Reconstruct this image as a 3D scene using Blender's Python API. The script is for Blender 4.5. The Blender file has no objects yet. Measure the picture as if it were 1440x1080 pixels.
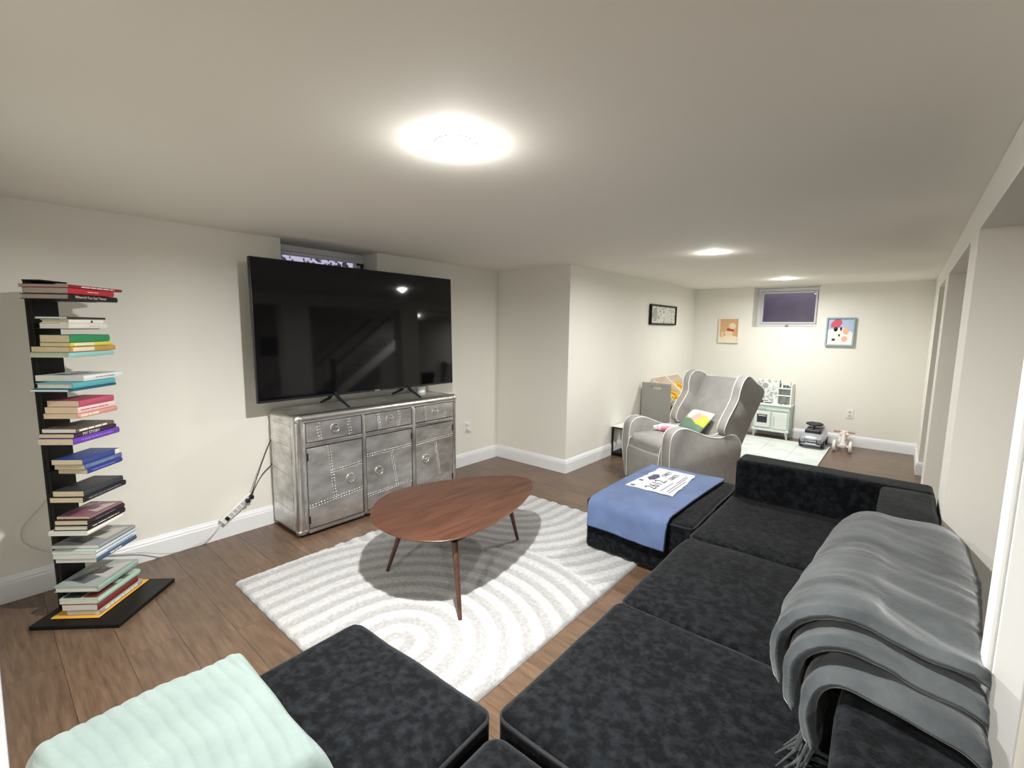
import bpy, bmesh, math, random
import numpy as np
from mathutils import Vector, Matrix, noise
random.seed(7)
sc = bpy.context.scene
COL = sc.collection

# ---------------------------------------------------------------- camera
cam = bpy.data.cameras.new('camera'); camo = bpy.data.objects.new('camera', cam); COL.objects.link(camo)
PIT, ROL, YAW = 0.12127, -0.013234, 0.7048
cy, sy = math.cos(YAW), math.sin(YAW)
fw = Vector((-sy*math.cos(PIT), cy*math.cos(PIT), -math.sin(PIT)))
rt = Vector((cy, sy, 0)); dn = fw.cross(rt)
rt2 = rt*math.cos(ROL)+dn*math.sin(ROL); dn2 = -math.sin(ROL)*rt+math.cos(ROL)*dn
m = Matrix((rt2, -dn2, -fw)).transposed().to_4x4(); m.translation = Vector((0, 0, 1.41))
camo.matrix_world = m
cam.sensor_fit = 'HORIZONTAL'; cam.sensor_width = 36; cam.lens = 649/1440*36; cam.clip_start = .02
sc.camera = camo
# ---------------------------------------------------------------- world, exposure
w = bpy.data.worlds.new('dusk_sky'); sc.world = w; w.use_nodes = True
w.node_tree.nodes['Background'].inputs[0].default_value = (.62, .60, .78, 1)
w.node_tree.nodes['Background'].inputs[1].default_value = .9
sc.view_settings.view_transform = 'Standard'; sc.view_settings.look = 'None'
sc.view_settings.exposure = 0.0; sc.view_settings.gamma = 1; sc.view_settings.use_curve_mapping = False
LAMP_W = 46.0          # watts of one ceiling downlight
LAMP_C = (1.0, .992, .965)
CEIL = 2.0

# ---------------------------------------------------------------- helpers
def tag(o, label=None, cat=None, group=None, kind=None):
    if label: o['label'] = label
    if cat: o['category'] = cat
    if group: o['group'] = group
    if kind: o['kind'] = kind
    return o
def empty(name, loc=(0, 0, 0), rz=0, label=None, cat=None, group=None):
    o = bpy.data.objects.new(name, None); o.empty_display_size = .05
    COL.objects.link(o); o.location = loc; o.rotation_euler = (0, 0, rz)
    return tag(o, label, cat, group)

class MB:
    def __init__(s): s.v = []; s.f = []; s.mi = []
    def add(s, vs, fs, mi=0):
        b = len(s.v); s.v += [tuple(v) for v in vs]; s.f += [tuple(i+b for i in f) for f in fs]; s.mi += [mi]*len(fs); return s
    def box(s, x0, x1, y0, y1, z0, z1, mi=0, M=None):
        vs = [Vector(p) for p in ((x0,y0,z0),(x1,y0,z0),(x1,y1,z0),(x0,y1,z0),(x0,y0,z1),(x1,y0,z1),(x1,y1,z1),(x0,y1,z1))]
        if M: vs = [M @ v for v in vs]
        return s.add(vs, [(0,3,2,1),(4,5,6,7),(0,1,5,4),(1,2,6,5),(2,3,7,6),(3,0,4,7)], mi)
    def cbox(s, x0, x1, y0, y1, z0, z1, c=.004, mi=0, M=None):
        "box with chamfered edges"
        return s.rbox((x0+x1)/2, (y0+y1)/2, (z0+z1)/2, x1-x0, y1-y0, z1-z0, c, 1, 1, mi=mi, M=M)
    def rbox(s, cx, cy, cz, sx, sy, sz, r, nr=3, n=3, bulge=(0,0,0), fn=None, mi=0, M=None):
        "rounded box; bulge swells the faces; fn(Vector)->Vector displaces"
        h = (sx/2, sy/2, sz/2); r = min(r, *h)
        def coords(hh):
            a = [-hh + r*(1-math.cos(math.pi/2*i/nr)) if False else -hh + r*i/nr for i in range(nr)]
            c = [-(hh-r)+2*(hh-r)*i/n for i in range(n+1)]
            d = [(hh-r)+r*(i+1)/nr for i in range(nr)]
            return a+c+d
        cs = [coords(hh) for hh in h]
        idx = {}; vs = []; fs = []
        def vert(i, j, k):
            key = (i, j, k)
            if key in idx: return idx[key]
            p = Vector((cs[0][i], cs[1][j], cs[2][k]))
            q = Vector([max(-(hh-r), min(hh-r, c)) for c, hh in zip(p, h)])
            d = p-q
            if d.length > 1e-9:
                # cube-to-sphere map for even spacing
                e = Vector([math.tan(math.pi/4*max(-1, min(1, c/r))) if r > 0 else 0 for c in d]); e.normalize(); d = e*r
            v = q+d
            u = [max(-1, min(1, v[t]/h[t])) for t in range(3)]
            for t in range(3):
                if bulge[t]:
                    a, b = (t+1) % 3, (t+2) % 3
                    v[t] += bulge[t]*(u[t])*(1-u[a]**4)*(1-u[b]**4)
            v += Vector((cx, cy, cz))
            if fn: v = fn(v)
            if M: v = M @ v
            idx[key] = len(vs); vs.append(v); return idx[key]
        N = [len(c)-1 for c in cs]
        for t in range(3):
            a, b = (t+1) % 3, (t+2) % 3
            for side in (0, N[t]):
                for i in range(N[a]):
                    for j in range(N[b]):
                        q = []
                        for (ii, jj) in ((i, j), (i+1, j), (i+1, j+1), (i, j+1)):
                            k = [0, 0, 0]; k[t] = side; k[a] = ii; k[b] = jj; q.append(vert(*k))
                        if side == 0: q.reverse()
                        fs.append(tuple(q))
        return s.add(vs, fs, mi)
    def cyl(s, p0, p1, r0, r1=None, n=16, mi=0, cap=True):
        if r1 is None: r1 = r0
        return s.tube([p0, p1], [r0, r1], n, mi, cap)
    def tube(s, path, r, n=8, mi=0, cap=True, closed=False):
        P = [Vector(p) for p in path]; m = len(P)
        if not isinstance(r, (list, tuple)): r = [r]*m
        vs = []; up = None
        for i in range(m):
            if closed: t = P[(i+1) % m]-P[i-1]
            else: t = P[min(i+1, m-1)]-P[max(i-1, 0)]
            if t.length < 1e-9: t = Vector((0, 0, 1))
            t.normalize()
            if up is None: up = Vector((0, 0, 1)) if abs(t.z) < .9 else Vector((1, 0, 0))
            a = up-t*up.dot(t)
            if a.length < 1e-6: a = t.orthogonal()
            a.normalize(); up = a; b = t.cross(a)
            for j in range(n):
                an = 2*math.pi*j/n; vs.append(P[i]+(a*math.cos(an)+b*math.sin(an))*r[i])
        fs = []
        for i in range(m if closed else m-1):
            for j in range(n):
                i2 = (i+1) % m
                fs.append((i*n+j, i*n+(j+1) % n, i2*n+(j+1) % n, i2*n+j))
        if cap and not closed: fs += [tuple(range(n))[::-1], tuple((m-1)*n+j for j in range(n))]
        return s.add(vs, fs, mi)
    def lathe(s, prof, c=(0, 0, 0), n=24, mi=0, M=None):
        vs = []; k = len(prof)
        for (r, z) in prof:
            for j in range(n):
                a = 2*math.pi*j/n; v = Vector((c[0]+r*math.cos(a), c[1]+r*math.sin(a), c[2]+z)); vs.append(M @ v if M else v)
        fs = [(i*n+j, i*n+(j+1) % n, (i+1)*n+(j+1) % n, (i+1)*n+j) for i in range(k-1) for j in range(n)]
        if prof[0][0] > 1e-6: fs.append(tuple(range(n))[::-1])
        if prof[-1][0] > 1e-6: fs.append(tuple((k-1)*n+j for j in range(n)))
        return s.add(vs, fs, mi)
    def prism(s, outline, z0, z1, mi=0, M=None, bev=0):
        "outline: CCW xy list"
        n = len(outline); rings = []
        c = Vector((sum(p[0] for p in outline)/n, sum(p[1] for p in outline)/n))
        def ins(k): return [(c+(Vector(p)-c)*(1-k/max((Vector(p)-c).length, 1e-6))) for p in outline]
        if bev: rings = [(ins(bev), z0), (ins(0), z0+bev), (ins(0), z1-bev), (ins(bev), z1)]
        else: rings = [(ins(0), z0), (ins(0), z1)]
        vs = []
        for pts, z in rings: vs += [Vector((p[0], p[1], z)) for p in pts]
        if M: vs = [M @ v for v in vs]
        fs = [(i*n+j, i*n+(j+1) % n, (i+1)*n+(j+1) % n, (i+1)*n+j) for i in range(len(rings)-1) for j in range(n)]
        fs += [tuple(range(n))[::-1], tuple((len(rings)-1)*n+j for j in range(n))]
        return s.add(vs, fs, mi)
    def grid(s, fn, nu, nv, mi=0, wrap_u=False):
        vs = [fn(i/nu, j/nv) for i in range(nu+1) for j in range(nv+1)]
        fs = [(i*(nv+1)+j, (i+1)*(nv+1)+j, (i+1)*(nv+1)+j+1, i*(nv+1)+j+1) for i in range(nu) for j in range(nv)]
        return s.add(vs, fs, mi)
    def build(s, name, mats, parent=None, loc=(0, 0, 0), rz=0, smooth=None, kind=None, label=None, cat=None, group=None):
        me = bpy.data.meshes.new(name); me.from_pydata(s.v, [], s.f); me.update()
        if not isinstance(mats, (list, tuple)): mats = [mats]
        for mm in mats: me.materials.append(mm)
        if any(s.mi): me.polygons.foreach_set('material_index', s.mi)
        bm = bmesh.new(); bm.from_mesh(me); bmesh.ops.recalc_face_normals(bm, faces=bm.faces)
        if smooth:
            lim = math.radians(smooth)
            for f in bm.faces: f.smooth = True
            for e in bm.edges:
                if len(e.link_faces) == 2 and e.calc_face_angle(0) > lim: e.smooth = False
        bm.to_mesh(me); bm.free()
        o = bpy.data.objects.new(name, me); COL.objects.link(o); o.location = loc; o.rotation_euler = (0, 0, rz)
        if parent: o.parent = parent
        return tag(o, label, cat, group, kind)
def struct(mb, name, mat, parent=None, **k): return mb.build(name, mat, parent, kind=None if parent else 'structure', **k)

def text(name, s, size, mat, parent, M, ext=.0006, spacing=1.0):
    cu = bpy.data.curves.new(name, 'FONT'); cu.body = s; cu.size = size; cu.extrude = ext; cu.align_x = 'CENTER'; cu.align_y = 'CENTER'
    cu.space_character = spacing; cu.resolution_u = 2
    o = bpy.data.objects.new(name+'_tmp', cu); COL.objects.link(o)
    dg = bpy.context.evaluated_depsgraph_get(); me = bpy.data.meshes.new_from_object(o.evaluated_get(dg))
    bpy.data.objects.remove(o)
    me.materials.clear(); me.materials.append(mat)
    o = bpy.data.objects.new(name, me); COL.objects.link(o); o.parent = parent; o.matrix_local = M
    return o
def frameM(origin, xdir, ydir):
    x = Vector(xdir).normalized(); y = Vector(ydir).normalized(); z = x.cross(y)
    M = Matrix((x, y, z)).transposed().to_4x4(); M.translation = Vector(origin); return M

# ---------------------------------------------------------------- materials
def srgb(r, g, b):
    f = lambda c: ((c/255+.055)/1.055)**2.4 if c > 10 else c/255/12.92
    return (f(r), f(g), f(b))
def mat(name, col, rough=.5, metal=0, col2=None, nscale=8, stretch=(1, 1, 1), ndetail=4, lo=.35, hi=.65, bump=0, bscale=60, bstretch=None,
        sheen=0, spec=.5, emit=0, coat=0, trans=0, alpha=1, objrand=0, ecol=None):
    m = bpy.data.materials.new(name); m.use_nodes = True; nt = m.node_tree; N = nt.nodes; L = nt.links; P = N['Principled BSDF']
    P.inputs['Base Color'].default_value = (*col, 1); P.inputs['Roughness'].default_value = rough; P.inputs['Metallic'].default_value = metal
    P.inputs['Specular IOR Level'].default_value = spec; P.inputs['Coat Weight'].default_value = coat
    P.inputs['Transmission Weight'].default_value = trans; P.inputs['Alpha'].default_value = alpha
    if sheen: P.inputs['Sheen Weight'].default_value = sheen; P.inputs['Sheen Roughness'].default_value = .4
    if emit: P.inputs['Emission Color'].default_value = (*(ecol or col), 1); P.inputs['Emission Strength'].default_value = emit
    tc = N.new('ShaderNodeTexCoord')
    if col2 is not None:
        mp = N.new('ShaderNodeMapping'); mp.inputs['Scale'].default_value = stretch; L.new(tc.outputs['Object'], mp.inputs['Vector'])
        nz = N.new('ShaderNodeTexNoise'); nz.inputs['Scale'].default_value = nscale; nz.inputs['Detail'].default_value = ndetail
        nz.inputs['Roughness'].default_value = .6
        if objrand:
            oi = N.new('ShaderNodeObjectInfo'); ml = N.new('ShaderNodeVectorMath'); ml.operation = 'SCALE'; ml.inputs['Scale'].default_value = 37
            cb = N.new('ShaderNodeCombineXYZ'); 
            for k in range(3): L.new(oi.outputs['Random'], cb.inputs[k])
            L.new(cb.outputs[0], ml.inputs[0]); ad = N.new('ShaderNodeVectorMath'); ad.operation = 'ADD'
            L.new(mp.outputs[0], ad.inputs[0]); L.new(ml.outputs[0], ad.inputs[1]); L.new(ad.outputs[0], nz.inputs['Vector'])
        else: L.new(mp.outputs[0], nz.inputs['Vector'])
        cr = N.new('ShaderNodeMapRange'); cr.inputs['From Min'].default_value = lo; cr.inputs['From Max'].default_value = hi; L.new(nz.outputs['Fac'], cr.inputs['Value'])
        mx = N.new('ShaderNodeMix'); mx.data_type = 'RGBA'; mx.inputs['A'].default_value = (*col, 1); mx.inputs['B'].default_value = (*col2, 1)
        L.new(cr.outputs[0], mx.inputs['Factor']); out = mx.outputs['Result']
        if objrand:
            hs = N.new('ShaderNodeHueSaturation'); mr = N.new('ShaderNodeMapRange'); mr.inputs['To Min'].default_value = 1-objrand; mr.inputs['To Max'].default_value = 1+objrand
            L.new(oi.outputs['Random'], mr.inputs['Value']); L.new(mr.outputs[0], hs.inputs['Value']); L.new(out, hs.inputs['Color']); out = hs.outputs[0]
        L.new(out, P.inputs['Base Color'])
    if bump:
        mp2 = N.new('ShaderNodeMapping'); mp2.inputs['Scale'].default_value = bstretch or (1, 1, 1); L.new(tc.outputs['Object'], mp2.inputs['Vector'])
        n2 = N.new('ShaderNodeTexNoise'); n2.inputs['Scale'].default_value = bscale; n2.inputs['Detail'].default_value = 3; L.new(mp2.outputs[0], n2.inputs['Vector'])
        b = N.new('ShaderNodeBump'); b.inputs['Strength'].default_value = bump; b.inputs['Distance'].default_value = .004
        L.new(n2.outputs['Fac'], b.inputs['Height']); L.new(b.outputs[0], P.inputs['Normal'])
    return m
M = {}
M['wall'] = mat('wall_paint', srgb(234, 232, 223), .75, bump=.06, bscale=180)
M['ceiling'] = mat('ceiling_paint', srgb(238, 235, 226), .85)
M['trim'] = mat('white_trim_paint', srgb(238, 240, 242), .4)
M['floor_plank'] = mat('walnut_vinyl_plank', srgb(118, 95, 76), .30, col2=srgb(82, 64, 50), nscale=5, stretch=(1.2, 11, 1), ndetail=7, lo=.3, hi=.72, objrand=.16, bump=.12, bscale=40, bstretch=(1, 12, 1))
M['floor_base'] = mat('floor_underlay', srgb(40, 30, 24), .7)
M['alu'] = mat('riveted_aluminium', (.90, .895, .89), .40, 1, col2=(.50, .495, .49), nscale=4.2, stretch=(1, 1, 2.4), lo=.33, hi=.66, bump=.1, bscale=9)
M['alu_edge'] = mat('polished_aluminium_edge', (.72, .71, .70), .3, 1, col2=(.54, .53, .52), nscale=12, lo=.4, hi=.75)
M['alu_dark'] = mat('aluminium_joint', (.04, .04, .04), .6, .3)
M['chrome'] = mat('bright_nickel', (.75, .73, .70), .15, 1)
M['black_plastic'] = mat('black_plastic', (.012, .012, .014), .38)
M['screen'] = mat('dark_tv_screen', (.003, .003, .004), .05, spec=.36)
M['walnut'] = mat('walnut_wood', srgb(92, 58, 42), .42, col2=srgb(58, 34, 24), nscale=3, stretch=(9, 1.1, 6), ndetail=7, lo=.3, hi=.7)
M['chenille'] = mat('charcoal_chenille', (.0008, .0012, .0019), .9, col2=(.0130, .0160, .0195), nscale=34, ndetail=12, lo=.43, hi=.74, bump=.5, bscale=130, sheen=.07, spec=.15)
M['chenille_seam'] = mat('charcoal_piping', (.008, .009, .011), .9, sheen=.05)
M['fleece'] = mat('grey_fleece', (.028, .033, .036), .85, col2=(.075, .085, .089), nscale=5, ndetail=5, lo=.35, hi=.68, bump=.3, bscale=90, sheen=.32, spec=.3)
M['mint'] = mat('mint_plush', srgb(116, 130, 126), .9, col2=srgb(124, 138, 134), nscale=9, bump=.25, bscale=120, sheen=.3)
M['blue_fabric'] = mat('blue_jersey', srgb(78, 95, 130), .85, col2=srgb(90, 108, 146), nscale=6, bump=.1, bscale=200, sheen=.1)
M['navy_edge'] = mat('navy_hem', srgb(30, 38, 68), .9)
M['recliner'] = mat('grey_upholstery', srgb(160, 158, 154), .75, col2=srgb(150, 148, 145), nscale=12, bump=.15, bscale=260, sheen=.1)
M['piping'] = mat('white_piping', srgb(240, 238, 232), .7)
M['paper'] = mat('book_pages', srgb(214, 200, 168), .85, col2=srgb(190, 175, 142), nscale=20, stretch=(1, 1, 60), bump=.3, bscale=20, bstretch=(1, 1, 60))
M['paper_grey'] = mat('grey_pages', srgb(176, 168, 158), .85, col2=srgb(150, 142, 132), nscale=20, stretch=(1, 1, 60))
M['paper_white'] = mat('white_pages', srgb(226, 224, 214), .85, col2=srgb(200, 198, 188), nscale=20, stretch=(1, 1, 60))
M['white_plastic'] = mat('white_plastic', srgb(236, 236, 232), .4)
M['toy_white'] = mat('painted_white_toy', srgb(232, 238, 232), .45)
M['toy_grey'] = mat('pale_grey_green_toy', srgb(200, 212, 204), .5)
M['dark_glass'] = mat('dark_glass', (.03, .035, .045), .12)
M['night_glass'] = mat('window_glass', (.95, .95, .97), .02, trans=1, spec=.5)
M['window_vinyl'] = mat('white_window_vinyl', srgb(232, 232, 236), .4)
M['well_cover'] = mat('grey_window_well_panel', srgb(206, 196, 216), .6, col2=srgb(182, 172, 196), nscale=3)
M['leaf'] = mat('grey_hedge_leaf', srgb(120, 115, 135), .6)
M['lens'] = mat('lit_lamp_lens', (1, .97, .9), .5, emit=28)
M['black_metal'] = mat('black_powder_coat', (.006, .0055, .0055), .45, spec=.25)
M['white_wall_trim'] = mat('glossy_white_casing', srgb(240, 243, 242), .35)
def solid(name, r, g, b, rough=.55, **k):
    if name not in M: M[name] = mat(name, srgb(r, g, b), rough, **k)
    return M[name]

# rug material: stripe colour comes from an attribute that follows the relief
def rug_mat():
    m = bpy.data.materials.new('shag_rug'); m.use_nodes = True; nt = m.node_tree; N = nt.nodes; L = nt.links; P = N['Principled BSDF']
    P.inputs['Roughness'].default_value = .95; P.inputs['Sheen Weight'].default_value = .2; P.inputs['Specular IOR Level'].default_value = .2
    at = N.new('ShaderNodeAttribute'); at.attribute_name = 'stripe'
    nz = N.new('ShaderNodeTexNoise'); nz.inputs['Scale'].default_value = 55; nz.inputs['Detail'].default_value = 6; nz.inputs['Roughness'].default_value = .7
    tc = N.new('ShaderNodeTexCoord'); L.new(tc.outputs['Object'], nz.inputs['Vector'])
    ad = N.new('ShaderNodeMath'); ad.operation = 'MULTIPLY_ADD'; ad.inputs[1].default_value = 2.2; ad.inputs[2].default_value = -1.1; L.new(nz.outputs['Fac'], ad.inputs[0])
    a2 = N.new('ShaderNodeMath'); a2.use_clamp = True; L.new(at.outputs['Fac'], a2.inputs[0]); L.new(ad.outputs[0], a2.inputs[1])
    mx = N.new('ShaderNodeMix'); mx.data_type = 'RGBA'; mx.inputs['A'].default_value = (*srgb(152, 151, 150), 1); mx.inputs['B'].default_value = (*srgb(188, 188, 188), 1)
    L.new(a2.outputs[0], mx.inputs['Factor']); L.new(mx.outputs['Result'], P.inputs['Base Color'])
    b = N.new('ShaderNodeBump'); b.inputs['Strength'].default_value = .7; b.inputs['Distance'].default_value = .01; L.new(nz.outputs['Fac'], b.inputs['Height']); L.new(b.outputs[0], P.inputs['Normal'])
    return m
M['rug'] = rug_mat()

# ================================================================ THE SETTING
XL, XJ, YJ, YE, XR, XR2 = -3.345, -2.44, 3.69, 7.04, .19, .385
XN = 5.6; YB = -2.6; YN = 8.6         # next room and behind the camera
WT = .30
# floor: slab + individual planks laid along X
fl = MB(); fl.box(XL-.3, XN+.1, YB-.1, YN+.1, -.12, -.006); floor = struct(fl, 'floor', M['floor_base'])
PWD, PL, G = .185, 1.22, .0006
full = None; npl = 0; rest = MB()
rows = int((YE+.6)/PWD)+1
for r in range(rows):
    y0 = -.6+r*PWD; y1 = min(y0+PWD, YE+.02)
    off = (r*0.437 % 1)*PL
    x = XL-.05-off
    while x < .62:
        a, b = max(x, XL-.02), x+PL
        if b-a > .05:
            if y0 > YJ+.1 and b < XJ-.05: x += PL; continue
            if b-a > PL-.001 and full is not None and y1-y0 > PWD-.001:
                o = bpy.data.objects.new('plank', full); COL.objects.link(o); o.location = (a, y0, 0); o.parent = floor
            else:
                mb = MB(); mb.box(G, b-a-G, G, y1-y0-G, -.006, 0)
                o = mb.build('plank', M['floor_plank'], floor, loc=(a, y0, 0))
                if b-a > PL-.001 and full is None: full = o.data
            npl += 1
        x += PL
# the rest of the boards (next room, behind the camera) as one joined part
def boards(mb, X0, X1, Y0, Y1):
    r = 0; y = Y0
    while y < Y1-.01:
        x = X0-(r*.437 % 1)*PL
        while x < X1:
            a, b = max(x, X0), min(x+PL, X1)
            if b-a > .03: mb.box(a+G, b-G, y+G, min(y+PWD, Y1)-G, -.006, 0)
            x += PL
        y += PWD; r += 1
boards(rest, 1.86, XN, -.6, YE+.02); boards(rest, XR, XN, YE+.02, YN); boards(rest, XL, XN, YB, -.6)
rest.build('far_boards', M['floor_plank'], floor, kind='stuff')

c = MB(); c.box(XL-.5, XR, YB, YE+.45, CEIL, CEIL+.1); struct(c, 'ceiling', M['ceiling'])
c = MB(); c.box(XR+.001, XN, YB, YN, CEIL+.0, CEIL+.1); struct(c, 'ceiling_next_room', M['ceiling'])
# left (television) wall with the window recess
WY0, WY1, WZ = 1.449, 2.213, 1.50
w1 = MB()
w1.box(XL-WT, XL, -.045, WY0, 0, CEIL); w1.box(XL-WT, XL, WY1, YJ, 0, CEIL); w1.box(XL-WT, XL, WY0, WY1, 0, WZ)
struct(w1, 'wall_left', M['wall'])
j = MB(); j.box(XL-WT, XJ, YJ, YE+.4, 0, CEIL); struct(j, 'wall_left_far', M['wall'])
# end wall with window recess
EX0, EX1, EZ = -1.655, -.895, 1.465
e = MB(); e.box(XJ, EX0, YE, YE+.4, 0, CEIL); e.box(EX1, XR2, YE, YE+.4, 0, CEIL); e.box(EX0, EX1, YE, YE+.4, 0, EZ)
struct(e, 'wall_far', M['wall'])
# near wall (edge-on at the left of the picture) and the space behind the camera
n = MB(); n.box(XL-WT, -1.62, -.145, -.045, 0, CEIL); struct(n, 'wall_near', M['wall'])
n = MB(); n.box(-1.72, -1.62, YB, -.145, 0, CEIL); n.box(-1.72, XN, YB-.1, YB, 0, CEIL); struct(n, 'wall_back', M['wall'])
# right side: header on pillars
h = MB(); h.box(XR, XR2, YB, YE, 1.845, CEIL-.001); struct(h, 'wall_right_header', M['wall'])
def pillar(y0, y1):
    p = MB(); p.box(XR, XR2, y0, y1, 0, 1.845); return struct(p, 'wall_right_pillar', M['wall'])
pillar(2.78, 3.15); pillar(4.70, 5.06); pillar(6.06, YE); pillar(1.305, 1.40)
cs = MB(); cs.cbox(XR-.001, XR+.046, 1.29, 1.305, 0, 1.845, .003); cs.cbox(XR-.012, XR-.001, 1.29, 1.35, 0, 1.845, .003); struct(cs, 'trim_1', M['white_wall_trim'])
# next room walls
n = MB(); n.box(XR2, XN+.1, YN, YN+.1, 0, CEIL); n.box(XN, XN+.1, YB, YN, 0, CEIL); n.box(XR2-.05, XR2, YE+.4, YN, 0, CEIL); struct(n, 'wall_next_room', M['wall'])

# baseboards: profiled board along a polyline (room side given by offset normal)
PROF = [(0, 0), (.016, 0), (.016, .098), (.013, .103), (.013, .112), (.009, .120), (.005, .130), (0, .133)]
def baseboard(name, pts, side=1):
    "pts xy polyline; board grows to the left of travel if side=1"
    P = [Vector(p) for p in pts]; mb = MB(); k = len(PROF); vs = []
    for i, p in enumerate(P):
        d0 = (P[i]-P[i-1]).normalized() if i > 0 else None; d1 = (P[i+1]-P[i]).normalized() if i < len(P)-1 else None
        n0 = Vector((-d0.y, d0.x)) if d0 else None; n1 = Vector((-d1.y, d1.x)) if d1 else None
        if n0 is None: nn = n1
        elif n1 is None: nn = n0
        else: nn = (n0+n1)/(1+n0.dot(n1))
        for (o, z) in PROF: q = p+nn*o*side; vs.append((q.x, q.y, z+.0005))
    fs = [(i*k+j2, i*k+(j2+1) % k, (i+1)*k+(j2+1) % k, (i+1)*k+j2) for i in range(len(P)-1) for j2 in range(k)]
    fs += [tuple(range(k)), tuple((len(P)-1)*k+j2 for j2 in range(k))[::-1]]
    mb.add(vs, fs); return struct(mb, name, M['trim'])
baseboard('baseboard_left', [(-1.62, -.045), (XL, -.045), (XL, YJ), (XJ, YJ), (XJ, YE), (XR, YE), (XR, 6.06), (XR2, 6.06)], -1)
for i, (a, b) in enumerate(((2.78, 3.15), (4.70, 5.06))):
    baseboard('baseboard_pillar', [(XR, b), (XR, a), (XR2, a), (XR2, b), (XR, b)], -1)
baseboard('baseboard_next_room', [(XR2, YN), (XN, YN), (XN, YB)], -1)

# ---- windows
def window(name, M4, W, Hh, glass_inset=.05, fw_=.045, handle='left'):
    "local x along width, y outwards (away from room), z up"
    f = MB()
    for (a, b, c2, d) in ((0, W, 0, fw_), (0, W, Hh-fw_, Hh), (0, fw_, fw_, Hh-fw_), (W-fw_, W, fw_, Hh-fw_)):
        f.cbox(a, b, 0, .06, c2, d, .003)
    s2 = fw_+.004; t = .022
    for (a, b, c2, d) in ((s2, W-s2, s2, s2+t), (s2, W-s2, Hh-s2-t, Hh-s2), (s2, s2+t, s2+t, Hh-s2-t), (W-s2-t, W-s2, s2+t, Hh-s2-t)):
        f.cbox(a, b, -.012, .045, c2, d, .003)
    o = struct(f, name, M['window_vinyl']); o.matrix_world = M4
    g = MB(); g.box(s2+t-.004, W-s2-t+.004, .02, .026, s2+t-.004, Hh-s2-t+.004); g.build('pane', M['night_glass'], o)
    hd = MB()
    if handle == 'right': hd.cbox(W-.028, W-.012, -.03, -.0005, Hh-.16, Hh-.075, .004); hd.cbox(W-.075, W-.028, -.03, -.016, Hh-.09, Hh-.075, .003)
    else: hd.cbox(W/2-.02, W/2+.02, -.03, -.0005, .012, .032, .004)
    hd.build('handle', M['black_plastic'] if handle == 'right' else M['chrome'], o)
    return o
window('window_1', frameM((XL-.205, WY0, 1.505), (0, 1, 0), (-1, 0, 0)), WY1-WY0, CEIL-1.507, handle='right')
window('window_2', frameM((EX0, YE+.27, EZ+.002), (1, 0, 0), (0, 1, 0)), EX1-EX0, CEIL-EZ-.005, handle='bottom')
s = MB(); s.cbox(XL-.2, XL-.0, WY0+.001, WY1-.001, WZ, WZ+.004, .001); s.build('trim_2', M['wall'], kind='structure')
# window wells
b = MB(); b.box(EX0-.3, EX1+.3, YE+.75, YE+.78, EZ-.6, CEIL+.6); b.box(EX0-.3, EX0-.28, YE+.401, YE+.75, EZ-.6, CEIL+.6); b.box(EX1+.28, EX1+.3, YE+.401, YE+.75, EZ-.6, CEIL+.6)
b.build('window_well_cover', M['well_cover'], label='grey panel standing outside the small window in the far wall', cat='panel')
gb = MB(); gb.box(XL-1.6, XL-.62, WY0-1, WY1+1.6, -.12, 1.36); struct(gb, 'ground_bank', M['well_cover'])
lv = MB(); rr = random.Random(3)
for i in range(2600):
    p = Vector((XL-.75-rr.random()*.5, WY0-.7+rr.random()*2.6, 1.35+rr.random()*1.4)); 
    if 0: pass
    a = Vector((rr.uniform(-1, 1), rr.uniform(-1, 1), rr.uniform(-1, 1))).normalized(); bb = a.orthogonal().normalized(); L_ = rr.uniform(.02, .045)
    lv.add([p-a*L_, p+bb*L_*.45, p+a*L_, p-bb*L_*.45], [(0, 1, 2, 3)])
lv.build('hedge', M['leaf'], label='grey leafy hedge seen through the window behind the television', cat='hedge', kind='stuff')

# ---- ceiling downlights
def downlight(x, y, label, watts=LAMP_W, size=.11, glow=.11):
    t = empty('ceiling_downlight', (x, y, CEIL), 0, label, 'ceiling light', 'recessed ceiling downlights')
    r = MB(); r.lathe([(.062, -.002), (.065, -.003), (.069, -.002), (.071, -.0005), (.066, -.0005), (.062, -.001), (.062, -.002)], n=32); r.build('trim_ring', M['white_plastic'], t, smooth=40)
    l = MB(); l.lathe([(0, -.0085), (.03, -.0080), (.050, -.006), (.061, -.003), (.061, -.001)], n=32); l.build('lens', M['lens'], t, smooth=40)
    la = bpy.data.lights.new('lamp_light', 'AREA'); la.shape = 'DISK'; la.size = size; la.energy = watts; la.color = LAMP_C; la.spread = math.radians(172)
    lo = bpy.data.objects.new('lamp_light', la); COL.objects.link(lo); lo.parent = t; lo.location = (0, 0, -.012)
    pb = bpy.data.lights.new('halo_light', 'POINT'); pb.energy = watts*glow; pb.color = LAMP_C; pb.shadow_soft_size = .025  # extra point light below the lens, added for the ceiling halo and wall fill
    po = bpy.data.objects.new('halo_light', pb); COL.objects.link(po); po.parent = t; po.location = (0, 0, -.028)
    return t
downlight(-1.17, 1.078, 'lit round ceiling downlight nearest the camera, above the coffee table side', size=.07, watts=LAMP_W*1.7)
downlight(-1.184, 3.74, 'lit round ceiling downlight in the middle of the room, in front of the armchair', watts=LAMP_W*.56)
downlight(-1.112, 6.045, 'lit round ceiling downlight nearest the far wall with the small window', watts=LAMP_W*.58)
downlight(-.55, -1.1, 'lit round ceiling downlight behind the camera')
downlight(1.2, -.5, 'lit round ceiling downlight in the next room beside the white casing', watts=LAMP_W*.8)
downlight(3.0, 7.25, 'lit round ceiling downlight in the next room towards the stairs', watts=LAMP_W*1.9)

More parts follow.
